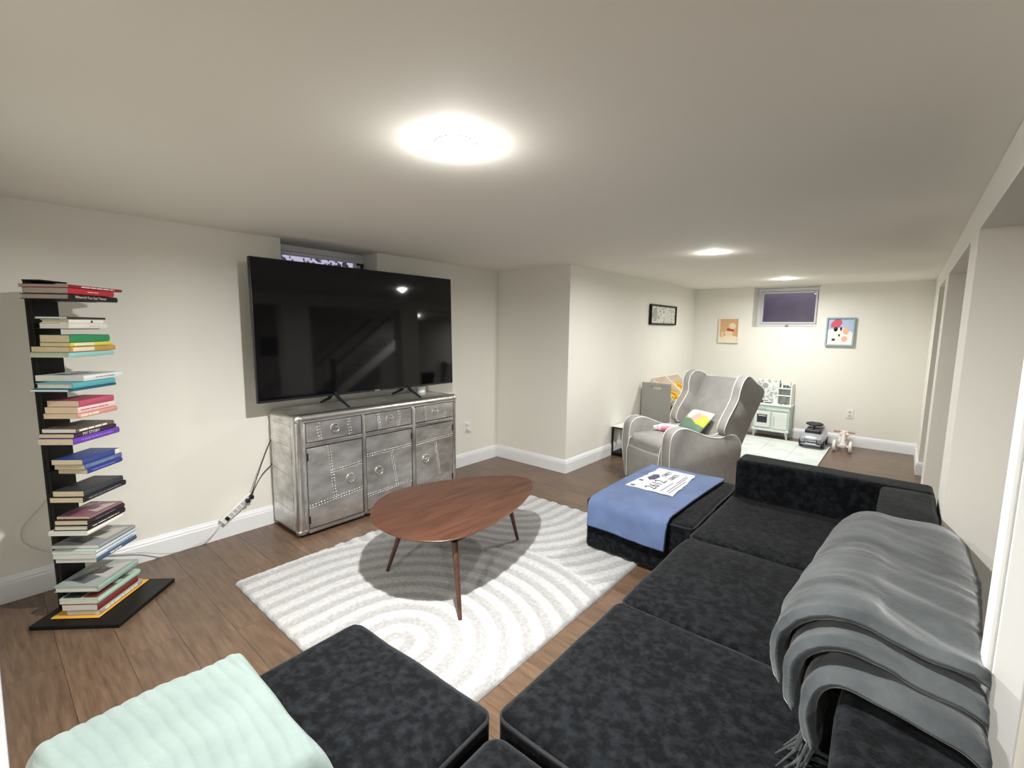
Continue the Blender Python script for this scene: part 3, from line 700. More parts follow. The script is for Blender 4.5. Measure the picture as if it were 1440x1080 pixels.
# ---- blue cloth on the far ottoman
def blue_cloth():
    zt = .352; t = empty('blue_cloth', (-1.18, 2.9, zt), 0, 'blue jersey cloth with a white printed patch, draped over the far ottoman', 'cloth')
    x0, x1 = -1.425, -.93
    prof = catmull2([(2.425, .19), (2.428, .26), (2.436, .325), (2.462, .356), (2.52, .364), (2.8, .368), (3.1, .368), (3.38, .362)], 7)
    def S(u, v, lift):
        p, n_ = polyeval(prof, v); hang = max(0, 1-v*4.5)
        x = x0+(x1-x0)*u+(.0 if u < .5 else .04)*v
        nz_ = .0045*noise.noise(Vector((x*7, p.x*6, 2)))+.006*hang*noise.noise(Vector((x*9, 5, 1)))
        low = -.006*u+.004*math.sin(u*6) if v < .05 else 0
        return Vector((x+1.18, p.x+n_.x*(-lift if False else 0)-(hang > .3)*(lift+abs(nz_)+.004)-2.9, p.y+(lift+nz_ if hang < .3 else (lift+nz_)*(1-hang))+low-zt))
    mb = MB(); nu, nv = 40, 70
    mb.grid(lambda u, v: S(u, v, .006), nu, nv); mb.grid(lambda u, v: S(u, v, .001), nu, nv)
    k = nv+1; ring = [j_ for j_ in range(nv+1)]+[i*k+nv for i in range(1, nu+1)]+[nu*k+j_ for j_ in range(nv-1, -1, -1)]+[i*k for i in range(nu-1, 0, -1)]
    o_ = (nu+1)*(nv+1); n_ = len(ring); mb.f += [(ring[i], ring[(i+1) % n_], o_+ring[(i+1) % n_], o_+ring[i]) for i in range(n_)]; mb.mi += [0]*n_
    mb.build('cloth_body', M['blue_fabric'], t, smooth=60)
    hm = MB(); hm.tube([S(1, i/30, .004) for i in range(31)], .004, 6); hm.tube([S(i/20, 0, .004) for i in range(21)], .004, 6); hm.build('hem', M['navy_edge'], t, smooth=60)
    # printed patch
    zz = .0285; ol = []; rr = random.Random(4)
    a, b_, c_, d_ = (-1.345, 2.775), (-1.325, 3.285), (-1.06, 3.28), (-1.03, 2.77)
    for p, q in ((a, d_), (d_, c_), (c_, b_), (b_, a)):
        for i in range(12): f = i/12; ol.append((p[0]+(q[0]-p[0])*f+rr.uniform(-.006, .006)+1.18, p[1]+(q[1]-p[1])*f+rr.uniform(-.006, .006)-2.9))
    pt_ = MB(); pt_.prism(ol, zz-.004, zz); pt_.build('print_patch', M['paper_white'] if 0 else solid('print_white', 206, 208, 214), t)
    ink = solid('print_ink', 62, 64, 84)
    def tx(s_, size, x, y): text('lettering', s_, size, ink, t, frameM((x+1.18, y-2.9, zz+.0008), (0, 1, 0), (-1, 0, 0)), .0008)
    tx('2612.', .105, -1.195, 2.92); tx('ONLY', .052, -1.225, 3.17); tx('GENTS', .048, -1.16, 3.13)
    ik = MB()
    for (xx, ya, yb) in ((-1.12, 2.80, 3.02), (-1.10, 3.02, 3.22), (-1.085, 2.82, 3.2), (-1.065, 2.80, 3.1)): ik.box(xx+1.18-.0022, xx+1.18+.0022, ya-2.9, yb-2.9, zz-.001, zz+.0014)
    for (xx, yy) in ((-1.31, 2.80), (-1.31, 2.93)): ik.box(xx+1.18-.014, xx+1.18+.014, yy-2.9-.012, yy-2.9+.012, zz-.001, zz+.0014)
    ik.prism([(-1.27+1.18+.03*math.cos(k*.4)*(1+.25*math.sin(k*2.3)), 3.05-2.9+.075*math.sin(k*.4)) for k in range(16)], zz-.001, zz+.0014)
    ik.build('printed_marks', ink, t)
blue_cloth()

# ================================================================ RECLINER
def recliner():
    th = -.48; u = Vector((math.cos(th), math.sin(th), 0)); v = Vector((-math.sin(th), math.cos(th), 0)); FL = Vector((-1.99, 4.03, 0)); W = .66
    org = FL+u*W/2
    t = empty('recliner_armchair', org, th, 'grey wingback recliner armchair with white piping, beside the play mat', 'armchair')
    R = M['recliner']; aw = .105
    arm_prof = [(.0, .02), (-.03, .30), (-.03, .46), (-.008, .545), (.05, .585), (.14, .588), (.267, .545), (.392, .50), (.516, .482), (.616, .497), (.69, .492), (.755, .44), (.785, .36), (.78, .22), (.775, .02)]
    A = catmull2(arm_prof, 4)
    for sx in (-1, 1):
        xo = sx*W/2; xi = sx*(W/2-aw); mb = MB(); vs = []
        n_ = len(A); cen = Vector((.38, .25)); rings = []
        for (xx, ins) in ((xo, .012), (xo-sx*.012, 0), ((xo+xi)/2, -.006), (xi+sx*.012, 0), (xi, .012)):
            for p in A:
                q = p+(cen-p).normalized()*ins; vs.append((xx, q.x, q.y))
        fs = [(i*n_+j_, i*n_+(j_+1) % n_, (i+1)*n_+(j_+1) % n_, (i+1)*n_+j_) for i in range(4) for j_ in range(n_)]+[tuple(range(n_)), tuple(4*n_+j_ for j_ in range(n_))[::-1]]
        mb.add(vs, fs); mb.build('arm', R, t, smooth=50)
        pp = MB()
        for xx in (xo-sx*.003, xi+sx*.003): pp.tube([(xx, p.x+(cen-p).normalized().x*.006, p.y+(cen-p).normalized().y*.006+.001) for p in A[2:50]], .0042, 6)
        pp.build('arm_piping', M['piping'], t, smooth=60)
    wi = W-2*aw
    mb = MB(); mb.rbox(0, .30, .375, wi-.004, .66, .15, .05, 4, 6, (0, .01, .02)); mb.build('seat_cushion', R, t, smooth=60)
    mb = MB(); mb.rbox(0, -.012, .19, wi-.006, .07, .33, .03, 3, 4, (0, .012, 0)); mb.build('footrest', R, t, smooth=60)
    mb = MB(); mb.rbox(0, .40, .17, wi+.02, .72, .28, .02, 2, 2); mb.build('base', R, t, smooth=60)
    mb = MB(); mb.tube([(sx_*(wi/2-.004), -.045, z_) for sx_, z_ in ((-1, .03),)]+[(-(wi/2-.004), -.05, .30), (-(wi/2-.01), -.03, .40), (-(wi/2-.02), .03, .447)], .004, 6)
    mb.tube([((wi/2-.004), -.045, .03), ((wi/2-.004), -.05, .30), ((wi/2-.01), -.03, .40), ((wi/2-.02), .03, .447)], .004, 6); mb.build('seat_piping', M['piping'], t, smooth=60)
    # back, leaning: from (v .60,z .44) to (v .92,z .95)
    def bp(x, s_, d): # s along height, d depth towards rear
        a = Vector((.60, .43)); b_ = Vector((.885, .965)); di = (b_-a).normalized(); nn = Vector((di.y, -di.x)); q = a+di*s_*(b_-a).length+nn*d; return Vector((x, q.x, q.y))
    mb = MB(); bw = wi*.5+.03; nu, nv = 10, 12
    def front(a, b_):
        x = (a*2-1)*(bw-.0)*(1-.04*b_); return bp(x, b_, -.018*(1-(2*a-1)**2)+.012*noise.noise(Vector((x*4, b_*4, 1))))
    mb.grid(front, nu, nv); mb.grid(lambda a, b_: bp((a*2-1)*bw*(1-.04*b_), b_*1.0, .13), nu, nv)
    k = nv+1; ring = [j_ for j_ in range(nv+1)]+[i*k+nv for i in range(1, nu+1)]+[nu*k+j_ for j_ in range(nv-1, -1, -1)]+[i*k for i in range(nu-1, 0, -1)]; o_ = (nu+1)*(nv+1); n_ = len(ring)
    mb.f += [(ring[i], ring[(i+1) % n_], o_+ring[(i+1) % n_], o_+ring[i]) for i in range(n_)]; mb.mi += [0]*n_
    mb.build('backrest', R, t, smooth=50)
    mb = MB(); mb.tube([bp((i/12*2-1)*bw*.95, 1.0, -.004) for i in range(13)], .005, 6)
    mb.tube([bp(.165-.06*i/8+.07, .02+.42*i/8*1.2, -.02) for i in range(2)], .001, 4); mb.build('back_piping', M['piping'], t, smooth=60)
    # wings: outline in (s, d) plane, thickness in x, flaring forward
    wing = [(0.09, .02), (.10, -.09), (.25, -.12), (.45, -.115), (.62, -.11), (.78, -.145), (.90, -.15), (.99, -.12), (1.02, -.05), (1.01, .05), (.985, .17), (.80, .19), (.4, .19), (-.02, .19), (-.06, .15), (-.03, .06)]
    Wg = catmull2(wing+[wing[0]], 4)[:-1]
    for sx in (-1, 1):
        vs = []; n_ = len(Wg); cen = Vector((.5, .04))
        for (xx, ins) in ((bw+.062, .012), (bw+.052, 0), (bw+.02, -.004), (bw-.014, 0), (bw-.024, .012)):
            for p in Wg: q = p+(cen-p).normalized()*ins; fl_ = .03*max(0, -q.y-.02)/.1; vs.append(bp(sx*(xx+fl_), q.x, q.y))
        fs = [(i*n_+j_, i*n_+(j_+1) % n_, (i+1)*n_+(j_+1) % n_, (i+1)*n_+j_) for i in range(4) for j_ in range(n_)]+[tuple(range(n_)), tuple(4*n_+j_ for j_ in range(n_))[::-1]]
        mb = MB(); mb.add(vs, fs); mb.build('wing', R, t, smooth=50)
        pp = MB()
        for xx in (bw+.06, bw-.022):
            pp.tube([bp(sx*(xx+.03*max(0, -p.y-.02)/.1), p.x+(cen-p).normalized().x*.006, p.y+(cen-p).normalized().y*.006) for p in Wg[3:36]], .004, 6)
        pp.build('wing_piping', M['piping'], t, smooth=60)
    # cushions resting on the seat
    Rz = Matrix.Rotation(th, 4, 'Z')
    def to_w(x, y, z): p = Rz @ Vector((x, y, 0)); return Vector((org.x+p.x, org.y+p.y, z))
    c0 = to_w(.02, .43, .475)
    cu = empty('patterned_cushion', c0, th, 'small square cushion with green hills and a pink sun leaning on the grey armchair seat', 'cushion')
    T = Matrix.Rotation(math.radians(-48), 4, 'X')
    S_ = .27
    def pil(side):
        def f(a, b_):
            x = (a*2-1); y = (b_*2-1); th_ = .038*((1-x**4)*(1-y**4))**.5; k2 = 1-.04*(x*x*y*y)
            return T @ Vector((x*S_/2*k2, -side*th_-.0, S_/2+y*S_/2*k2))
        return f
    mb = MB(); nn = 16
    mb.grid(pil(1), nn, nn)
    def zone(a, b_):
        if (a-.55)**2+(b_-.62)**2 < .03: return 3
        if b_ < .42+.10*math.sin(a*5+.5): return 2
        if b_ < .62+.18*(a-.5)+.10*math.cos(a*8): return 1
        return 0
    mb.mi = [zone((i+.5)/nn, (j_+.5)/nn) for i in range(nn) for j_ in range(nn)]
    mb.build('printed_face', [solid('cushion_white', 238, 236, 224), solid('cushion_lime', 196, 212, 70), solid('cushion_green', 104, 132, 112), solid('cushion_pink', 236, 178, 170)], cu, smooth=60)
    mb = MB(); mb.grid(pil(-1), nn, nn); mb.build('back_face', M['black_plastic'] if 0 else solid('cushion_back', 226, 228, 220), cu, smooth=60)
    c1 = to_w(-.10, .30, .478)
    mb = MB(); mb.rbox(0, 0, .02, .20, .17, .04, .018, 3, 5, (0, 0, .006), wob(.012, 9, 3)); 
    mb.build('folded_muslin', mat('pink_white_muslin', srgb(240, 232, 230), .85, col2=srgb(232, 140, 170), nscale=7, lo=.5, hi=.56), loc=tuple(c1), rz=th+.3, smooth=60, label='small white and pink cloth folded on the armchair seat beside the cushion', cat='cloth')
recliner()

# ================================================================ BOOK TOWER
TA = math.atan2(.70, .714)
def rot(x, y): return (-3.06+.714*x-.70*y, .238+.70*x+.714*y)
STK = [  # X0,X1,Y0,Y1,z0,z1, cover, page kind, hard?, name, desc
 [(.019,.22,-.128,.145,1.508,1.533,(34,26,28),'g',1,'book','black hardback with white spine lettering'),(.028,.22,-.125,.125,1.534,1.559,(196,52,66),'g',0,'book','bright red thick book'),(.011,.22,-.122,.179,1.560,1.574,(150,36,48),'g',0,'book','thin dark red book with the longest spine')],
 [(.100,.22,-.143,.068,1.381,1.403,(228,224,214),'w',0,'book','cream white book'),(.103,.22,-.14,.045,1.404,1.421,(236,234,226),'p',1,'book','white hardback with one dark spine mark'),(.086,.22,-.145,.06,1.422,1.433,(62,56,46),'w',0,'book','thin dark brown book')],
 [(.055,.22,-.158,.093,1.254,1.276,(150,200,196),'p',1,'book','pale aqua hardback'),(.060,.22,-.148,.104,1.277,1.301,(196,150,80),'p',0,'book','cream and ochre book'),(.095,.22,-.145,.085,1.302,1.319,(214,210,90),'p',0,'book','white and yellow book'),(.095,.22,-.143,.074,1.320,1.353,(52,140,92),'p',0,'book','thick green book')],
 [(.060,.22,-.175,.089,1.104,1.115,(30,92,124),'w',0,'book','thin dark blue book'),(.068,.22,-.155,.086,1.116,1.141,(92,168,176),'w',1,'book','teal hardback with dark boards'),(.014,.22,-.094,.134,1.142,1.168,(222,226,228),'w',0,'art_book','large white softcover with a grey front')],
 [(.075,.22,-.143,.083,.978,1.001,(214,150,140),'p',0,'book','pink and orange paperback'),(.080,.22,-.14,.072,1.002,1.029,(236,204,198),'p',0,'book','pale pink striped paperback'),(.083,.22,-.129,.067,1.030,1.058,(186,82,106),'p',0,'book','raspberry pink paperback')],
 [(.070,.22,-.178,.083,.866,.895,(104,66,172),'p',0,'book','purple paperback'),(.072,.22,-.171,.065,.896,.915,(58,36,62),'p',0,'book','dark plum book with white spine lettering'),(.075,.22,-.158,.053,.916,.935,(96,88,80),'w',0,'book','taupe covered book')],
 [(.092,.22,-.12,.085,.716,.739,(44,62,142),'p',0,'book','royal blue paperback'),(.088,.22,-.132,.084,.740,.763,(90,104,150),'p',0,'book','blue grey paperback'),(.085,.22,-.141,.072,.764,.789,(52,72,140),'p',0,'book','blue paperback with a white spine end')],
 [(.075,.22,-.158,.094,.592,.617,(22,22,28),'p',0,'book','black paperback with grey lettering'),(.085,.22,-.151,.078,.618,.645,(52,54,60),'p',0,'book','charcoal paperback')],
 [(.050,.22,-.156,.053,.434,.454,(232,228,218),'w',0,'book','white softcover jutting leftwards'),(.070,.22,-.15,.074,.455,.480,(30,20,26),'w',1,'book','black hardback with pale title marks'),(.076,.22,-.147,.072,.481,.503,(40,26,34),'p',0,'book','very dark brown paperback'),(.074,.22,-.133,.06,.504,.517,(140,104,116),'p',0,'book','mauve and cream covered book')],
 [(.036,.22,-.119,.132,.283,.304,(60,88,120),'w',0,'art_book','slate blue large softcover'),(.030,.22,-.123,.131,.305,.326,(206,210,214),'w',0,'art_book','white large softcover with blue spine print'),(.025,.22,-.121,.129,.327,.343,(188,206,210),'w',0,'art_book','pale blue grey large softcover'),(.008,.22,-.099,.129,.344,.361,(150,152,154),'w',0,'art_book','large book with a grey picture cover')],
 [(.022,.22,-.127,.131,.141,.171,(160,172,166),'w',1,'art_book','large grey green art book')],
 [(.012,.228,-.15,.185,.0215,.0265,(226,170,66),'y',0,'envelope','yellow padded envelope'),(.070,.22,-.131,.145,.0275,.054,(172,160,152),'w',0,'art_book','grey beige softcover'),(.060,.22,-.14,.117,.055,.086,(120,50,48),'w',0,'art_book','white book with a maroon spine'),(.048,.22,-.137,.136,.087,.113,(172,202,182),'w',0,'art_book','pale green book with a dark photo cover')],
]
def tower():
    t = empty('book_tower', (-3.06, .238, 0), TA, 'tall black metal column bookcase with a square base, standing in the left corner', 'bookcase')
    b = MB(); b.cbox(-.04, .352, -.20, .20, 0, .02, .003); b.build('base_plate', M['black_metal'], t)
    b = MB(); b.cbox(-.018, .0, -.055, .078, .02, 1.59, .003); b.box(-.03, -.018, -.055, -.049, .02, 1.59); b.box(-.03, -.018, .072, .078, .02, 1.59); b.build('column', M['black_metal'], t)
    b = MB(); b.cbox(-.03, .05, -.060, .078, 1.590, 1.597, .002); b.build('top_cap', M['black_metal'], t)
    for s_ in STK[:-1]:
        z = s_[0][4]-.001; b = MB(); b.cbox(0, .18, -.075, .075, z-.003, z, .001); b.build('shelf_plate', M['black_metal'], t)
    ordw = ['uppermost stack', 'second stack from the top', 'third stack from the top', 'fourth stack from the top', 'fifth stack from the top', 'sixth stack from the top', 'seventh stack from the top', 'eighth stack from the top', 'fourth stack from the base', 'third stack from the base', 'second stack from the base', 'lowest stack']
    tw = lambda s_, n_: text('spine_title', s_, n_[0], n_[1], n_[2], n_[3])
    rr = random.Random(11)
    for si, s_ in enumerate(STK):
        for bi, (X0, X1, Y0, Y1, z0, z1, colr, pk, hard, nm, desc) in enumerate(s_):
            D = X1-X0; L_ = Y1-Y0; T = z1-z0-.0008; cxy = rot((X0+X1)/2, (Y0+Y1)/2)
            where = 'at the bottom of' if bi == 0 else ('on top of' if bi == len(s_)-1 else 'inside')
            if len(s_) == 1: where = 'forming'
            bo = empty(nm, (cxy[0], cxy[1], z0), TA, '%s %s the %s' % (desc, where, ordw[si]), 'envelope' if nm == 'envelope' else 'book', 'books stacked on the black column bookcase')
            cm = solid('cover_%d_%d' % (si, bi), *colr, rough=.45)
            if nm == 'envelope':
                b = MB(); b.rbox(0, 0, T/2, D, L_, T, .0025, 2, 2); b.build('envelope_body', cm, bo, smooth=50); b = MB(); b.box(-D/2+.01, -D/2+.05, -L_/2+.01, L_/2-.01, T, T+.0006); b.build('flap', cm, bo); continue
            ct = .0028 if hard else .0012; ins = .004 if hard else .0006
            b = MB()
            b.box(-D/2, D/2-.001, -L_/2, L_/2, 0, ct); b.box(-D/2, D/2-.001, -L_/2, L_/2, T-ct, T)
            # rounded spine
            k = 6; sp_ = [(D/2-.001+.0035*math.sin(math.pi*i/k), T*i/k) for i in range(k+1)]
            vs = [(x, yy, z) for yy in (-L_/2, L_/2) for (x, z) in sp_+[(D/2-.003, T), (D/2-.003, 0)]]; n_ = k+3
            b.add(vs, [(i, (i+1) % n_, n_+(i+1) % n_, n_+i) for i in range(n_)]+[tuple(range(n_)), tuple(range(n_, 2*n_))[::-1]])
            b.build('cover', cm, bo, smooth=40)
            pg = MB(); pg.box(-D/2+ins, D/2-.003, -L_/2+ins, L_/2-ins, ct, T-ct)
            pg.build('pages', {'g': M['paper_grey'], 'w': M['paper_white'], 'p': M['paper']}[pk], bo)
            # spine print: on the +X face, text running along +Y
            sx = D/2+.0028; FM = lambda yy, zz: frameM((sx, yy, zz), (0, 1, 0), (0, 0, 1))
            white = solid('print_cream', 232, 226, 214); dark = solid('print_dark', 44, 42, 44)
            key = (si, bi)
            if key == (0, 0): text('spine_title', "Where'd You Get Those?", .0165, white, bo, FM(-.02, T/2), .0002)
            bars = {(0,1): (white, -.03, .03, .12), (0,2): (white, -.09, .10, .4), (1,0): (dark, .0, .06, .05), (1,1): (dark, .02, .03, .6), (2,1): (solid('print_cream2', 230, 220, 190), -.12, .0, .7), (2,2): (white, -.10, .01, .6), (3,2): (dark, -.05, .06, .1), (4,0): (solid('print_cream2', 230, 220, 190), -.1, .0, .4), (4,1): (solid('cover_4_2', 186, 82, 106), -.1, .06, .18), (5,0): (solid('print_lilac', 170, 140, 214), -.09, .09, .12), (5,2): (white, -.10, .06, .45), (6,0): (solid('print_lilac', 170, 140, 214), -.08, .05, .12), (6,1): (solid('print_lb', 150, 160, 200), -.08, .06, .12), (7,0): (solid('print_grey', 110, 112, 118), -.1, .09, .25), (8,1): (white, -.09, .07, .13), (8,2): (solid('print_grey', 110, 112, 118), -.07, .05, .15), (9,1): (solid('print_lb', 150, 160, 200), -.06, .1, .4), (9,0): (white, -.05, .02, .3), (10,0): (solid('print_mint', 130, 176, 164), -.1, .11, .4), (11,1): (white, -.11, .1, .4)}
            if key in bars:
                m_, ya, yb, hf = bars[key]; ya = max(ya, -L_/2+.012); yb = min(yb, L_/2-.01)
                b = MB(); y = ya
                while y < yb:
                    l2 = rr.uniform(.012, .05) if hf < .5 else yb-ya
                    b.box(sx-.001, sx+.0003, y, min(y+l2, yb), T/2-T*hf/2, T/2+T*hf/2); y += l2+.005
                b.build('spine_print', m_, bo)
            if key == (5, 1): text('spine_title', 'MY STORY', .02, white, bo, FM(-.03, T/2), .0002)
            if key == (6, 2): b = MB(); b.box(sx-.002, sx+.0003, L_/2-.03, L_/2-.002, .001, T-.001); b.build('spine_label', white, bo)
            if nm == 'art_book' and bi == len(s_)-1 or key == (8, 3):
                # printed front board: blocks of tone
                tones = [(98, 100, 104), (196, 192, 186), (70, 64, 60), (150, 136, 124)] if si != 11 else [(64, 62, 60), (128, 60, 58), (96, 92, 88), (176, 178, 170)]
                if si == 8: tones = [(150, 70, 110), (206, 190, 176), (120, 60, 90), (220, 214, 200)]
                ps = [[(-.35, -.3), (.1, -.42), (.35, .1), (-.1, .25)], [(.0, -.1), (.4, -.2), (.42, .42), (.1, .3)], [(-.2, -.1), (.15, -.05), (.2, .2), (-.15, .1)], [(-.42, .1), (-.2, .2), (-.1, .44), (-.42, .4)]]
                if si == 11: ps = [[(-.46, -.47), (.02, -.47), (.02, .1), (-.46, .1)], [(.06, -.47), (.44, -.47), (.44, .0), (.06, .0)], [(-.46, .14), (.44, .14), (.44, .3), (-.46, .3)], [(-.2, .34), (.44, .34), (.44, .46), (-.2, .46)]]
                for q_, (tn, pz) in enumerate(zip(tones, ps)):
                    b = MB(); b.prism([(x*D, y*L_) for (x, y) in pz], T-.0002, T+.00015+.0001*q_); b.build('cover_print', solid('tone_%d_%d_%d' % tn, *tn, rough=.4), bo)
tower()

# ================================================================ POWER STRIP, CORDS, OUTLETS
def power():
    p0 = Vector((XL+.018, .975, .118)); p1 = Vector((XL+.018, 1.165, .262)); d = (p1-p0); L_ = d.length; ang = math.atan2(d.z, d.y)
    t = empty('power_strip', p0, 0, 'white power strip with a row of sockets leaning against the left wall above the baseboard', 'power strip')
    R = Matrix.Rotation(ang, 4, 'X')
    b = MB(); b.rbox(.018, L_/2, 0, .032, L_, .046, .006, 2, 2, M=R); b.build('housing', M['white_plastic'], t, smooth=40)
    for i in range(6):
        b = MB(); b.rbox(.035, L_*(.30+.125*i), 0, .003, .020, .026, .0014, 2, 1, M=R); b.build('socket', solid('socket_grey', 190, 190, 186), t, smooth=40)
    b = MB(); b.rbox(.036, L_*.16, 0, .006, .022, .030, .002, 2, 1, M=R); b.build('switch', M['black_plastic'], t, smooth=40)
    for i, f in enumerate((.80, .93)):
        c = R @ Vector((.05, L_*f, .0)); b = MB(); b.rbox(c.x, c.y, c.z, .03, .026, .026, .007, 2, 1); b.build('plug', M['black_plastic'], t, smooth=50)
    tag(t.children[-1], 'black plug in the upper end of the power strip')
    def cord(name, pts, r, m_, label):
        name = 'cord'
        P = []
        pts = [Vector(p) for p in pts]
        for i in range(len(pts)-1):
            a, b_, c_, e_ = pts[max(i-1, 0)], pts[i], pts[i+1], pts[min(i+2, len(pts)-1)]
            for k in range(8):
                f = k/8; P.append(.5*((2*b_)+(-a+c_)*f+(2*a-5*b_+4*c_-e_)*f*f+(-a+3*b_-3*c_+e_)*f**3))
        P.append(pts[-1]); mb = MB(); mb.tube(P, r, 7); q_ = mb.build(name, m_, t, smooth=60, label=label); q_.matrix_parent_inverse = Matrix.Translation(-p0)
    x = XL+.02
    cord('power_cord', [(x+.065, 1.128, .234), (x+.075, 1.15, .30), (x+.04, 1.22, .44), (x+.02, 1.28, .56), (x+.012, 1.322, .64), (XL+.008, 1.345, .70), (XL+.008, 1.42, .78)], .0032, M['black_plastic'], 'upper black cord rising from the power strip behind the sideboard')
    cord('power_cord', [(x+.065, 1.152, .252), (x+.07, 1.16, .30), (x+.03, 1.235, .385), (x+.01, 1.30, .43), (XL+.008, 1.33, .445), (XL+.008, 1.40, .47)], .0032, M['black_plastic'], 'lower black cord running from the power strip behind the sideboard')
    g = solid('grey_cord', 206, 204, 198)
    cord('extension_cord', [(x+.02, .972, .114), (x+.03, .94, .085), (x+.05, .88, .05), (x+.04, .78, .024), (x+.045, .68, .03), (x+.02, .55, .075), (x+.012, .42, .11), (x+.01, .30, .16), (x+.0, .17, .22), (x+.0, .095, .30), (x+.0, .10, .38), (x+.0, .16, .45), (x, .20, .50)], .0036, g, 'pale grey cord of the power strip running along the baseboard behind the book tower')
    # plate where the cord ends, hidden behind the tower
    def outlet(name, M4, label, plugged=False):
        t = empty(name, (0, 0, 0), 0, label, 'outlet', 'wall outlets'); t.matrix_world = M4
        b = MB(); b.rbox(0, 0, .0035, .072, .115, .006, .0025, 2, 1); b.build('cover_plate', M['white_plastic'], t, smooth=40)
        for yy in (-.024, .024):
            b = MB(); b.lathe([(.016, .006), (.016, .008), (0, .008)], (0, yy, 0), 20); b.build('socket_face', solid('socket_grey', 190, 190, 186), t)
        if plugged:
            b = MB(); b.rbox(.004, -.024, .028, .034, .03, .038, .006, 2, 1); b.rbox(-.004, .03, .02, .03, .024, .022, .005, 2, 1); b.build('plug', M['white_plastic'], t, smooth=50)
    outlet('wall_outlet', frameM((XL+.0005, 3.225, .40), (0, 1, 0), (0, 0, 1)), 'white wall outlet with a plug in it, right of the sideboard', True)
    outlet('wall_outlet', frameM((-.463, YE-.0005, .40), (1, 0, 0), (0, 0, 1)), 'white wall outlet above the ride-on trike on the far wall')
power()

# ================================================================ PICTURES
def picture(name, M4, W, H, fr, fw_, dep, label, paint):
    t = empty(name, (0, 0, 0), 0, label, 'picture'); t.matrix_world = M4
    b = MB()
    for (a, b_, c_, d_) in ((-W/2, W/2, -H/2, -H/2+fw_), (-W/2, W/2, H/2-fw_, H/2), (-W/2, -W/2+fw_, -H/2+fw_, H/2-fw_), (W/2-fw_, W/2, -H/2+fw_, H/2-fw_)): b.cbox(a, b_, c_, d_, 0.001, dep, .002)
    b.build('frame', fr, t)
    paint(t, W-2*fw_, H-2*fw_, dep)
def flatp(t, pts, z, m_, name='artwork_shape'):
    b = MB(); b.prism(pts, z-.0015, z); b.build(name, m_, t)
def blob(cx, cy_, rx, ry, n_=18, k=.0): return [(cx+rx*math.cos(2*math.pi*i/n_)*(1+k*math.sin(3*i)), cy_+ry*math.sin(2*math.pi*i/n_)*(1+k*math.cos(2*i))) for i in range(n_)]
def p1(t, w_, h_, d):
    b = MB(); b.box(-w_/2, w_/2, -h_/2, h_/2, .002, d*.5); b.build('print', mat('sketch_print', srgb(222, 222, 212), .6, col2=srgb(120, 122, 112), nscale=34, ndetail=6, lo=.5, hi=.62), t)
    flatp(t, blob(-.26, .0, .07, .085, k=.1), d*.5+.001, solid('sketch_grey', 168, 170, 160)); flatp(t, blob(.12, -.02, .1, .07, k=.15), d*.5+.001, solid('sketch_pale', 206, 206, 196))
def p2(t, w_, h_, d):
    b = MB(); b.box(-w_/2, w_/2, -h_/2, h_/2, .002, d*.5); b.build('print', solid('art_tan', 208, 170, 128), t)
    z = d*.5
    flatp(t, [(-w_/2, -h_/2), (w_/2, -h_/2), (w_/2, -h_*.28), (0, -h_*.2), (-w_/2, -h_*.3)], z+.001, solid('art_cream', 236, 224, 200))
    flatp(t, blob(.0, -.04, .055, .045), z+.002, solid('art_cream2', 232, 212, 176)); flatp(t, blob(.045, .06, .045, .045), z+.002, solid('art_cream2', 232, 212, 176))
    flatp(t, [(-.03, -.005), (.07, -.015), (.065, .015), (-.02, .03)], z+.003, solid('art_red', 190, 52, 46)); flatp(t, blob(-.085, -.06, .022, .045), z+.002, solid('art_cream3', 226, 196, 160))
def p3(t, w_, h_, d):
    b = MB(); b.box(-w_/2, w_/2, -h_/2, h_/2, .002, d*.5); b.build('print', solid('art_sky', 178, 192, 222), t)
    z = d*.5
    flatp(t, [(-w_/2, -h_/2), (w_/2, -h_/2), (w_/2, -.01), (.03, .05), (-w_/2, .02)], z+.001, solid('art_snow', 238, 236, 230))
    flatp(t, [(-w_*.38, .05), (-w_*.05, .05), (.02, .11), (0, .15), (-.05, .155), (-w_*.38, .10)], z+.002, solid('art_rose', 204, 84, 104))
    for (x, y, rx, ry, cc) in ((-.045, .03, .022, .03, 'k'), (.01, .035, .012, .025, 'k'), (-.02, .0, .04, .04, 'w'), (.06, .01, .03, .045, 'o'), (.05, -.09, .03, .035, 'o'), (-.06, -.1, .02, .015, 'k'), (-.005, -.045, .01, .016, 'k')):
        flatp(t, blob(x, y, rx, ry, 12), z+.003, {'k': solid('art_black', 52, 50, 54), 'w': solid('art_snow', 238, 236, 230), 'o': solid('art_peach', 232, 180, 150)}[cc])
picture('framed_picture', frameM((XJ, 5.85, 1.597), (0, 1, 0), (0, 0, 1)), .81, .25, M['black_metal'], .02, .035, 'wide black framed grey sketch on the left-hand wall', p1)
picture('framed_picture', frameM((-1.942, YE, 1.413), (1, 0, 0), (0, 0, 1)), .275, .352, solid('frame_white', 236, 226, 208), .018, .03, 'small white framed tan picture left of the far window', p2)
picture('framed_picture', frameM((-.645, YE, 1.415), (1, 0, 0), (0, 0, 1)), .292, .35, solid('frame_blue', 150, 176, 186), .017, .045, 'light blue framed picture with a red roof, right of the far window', p3)

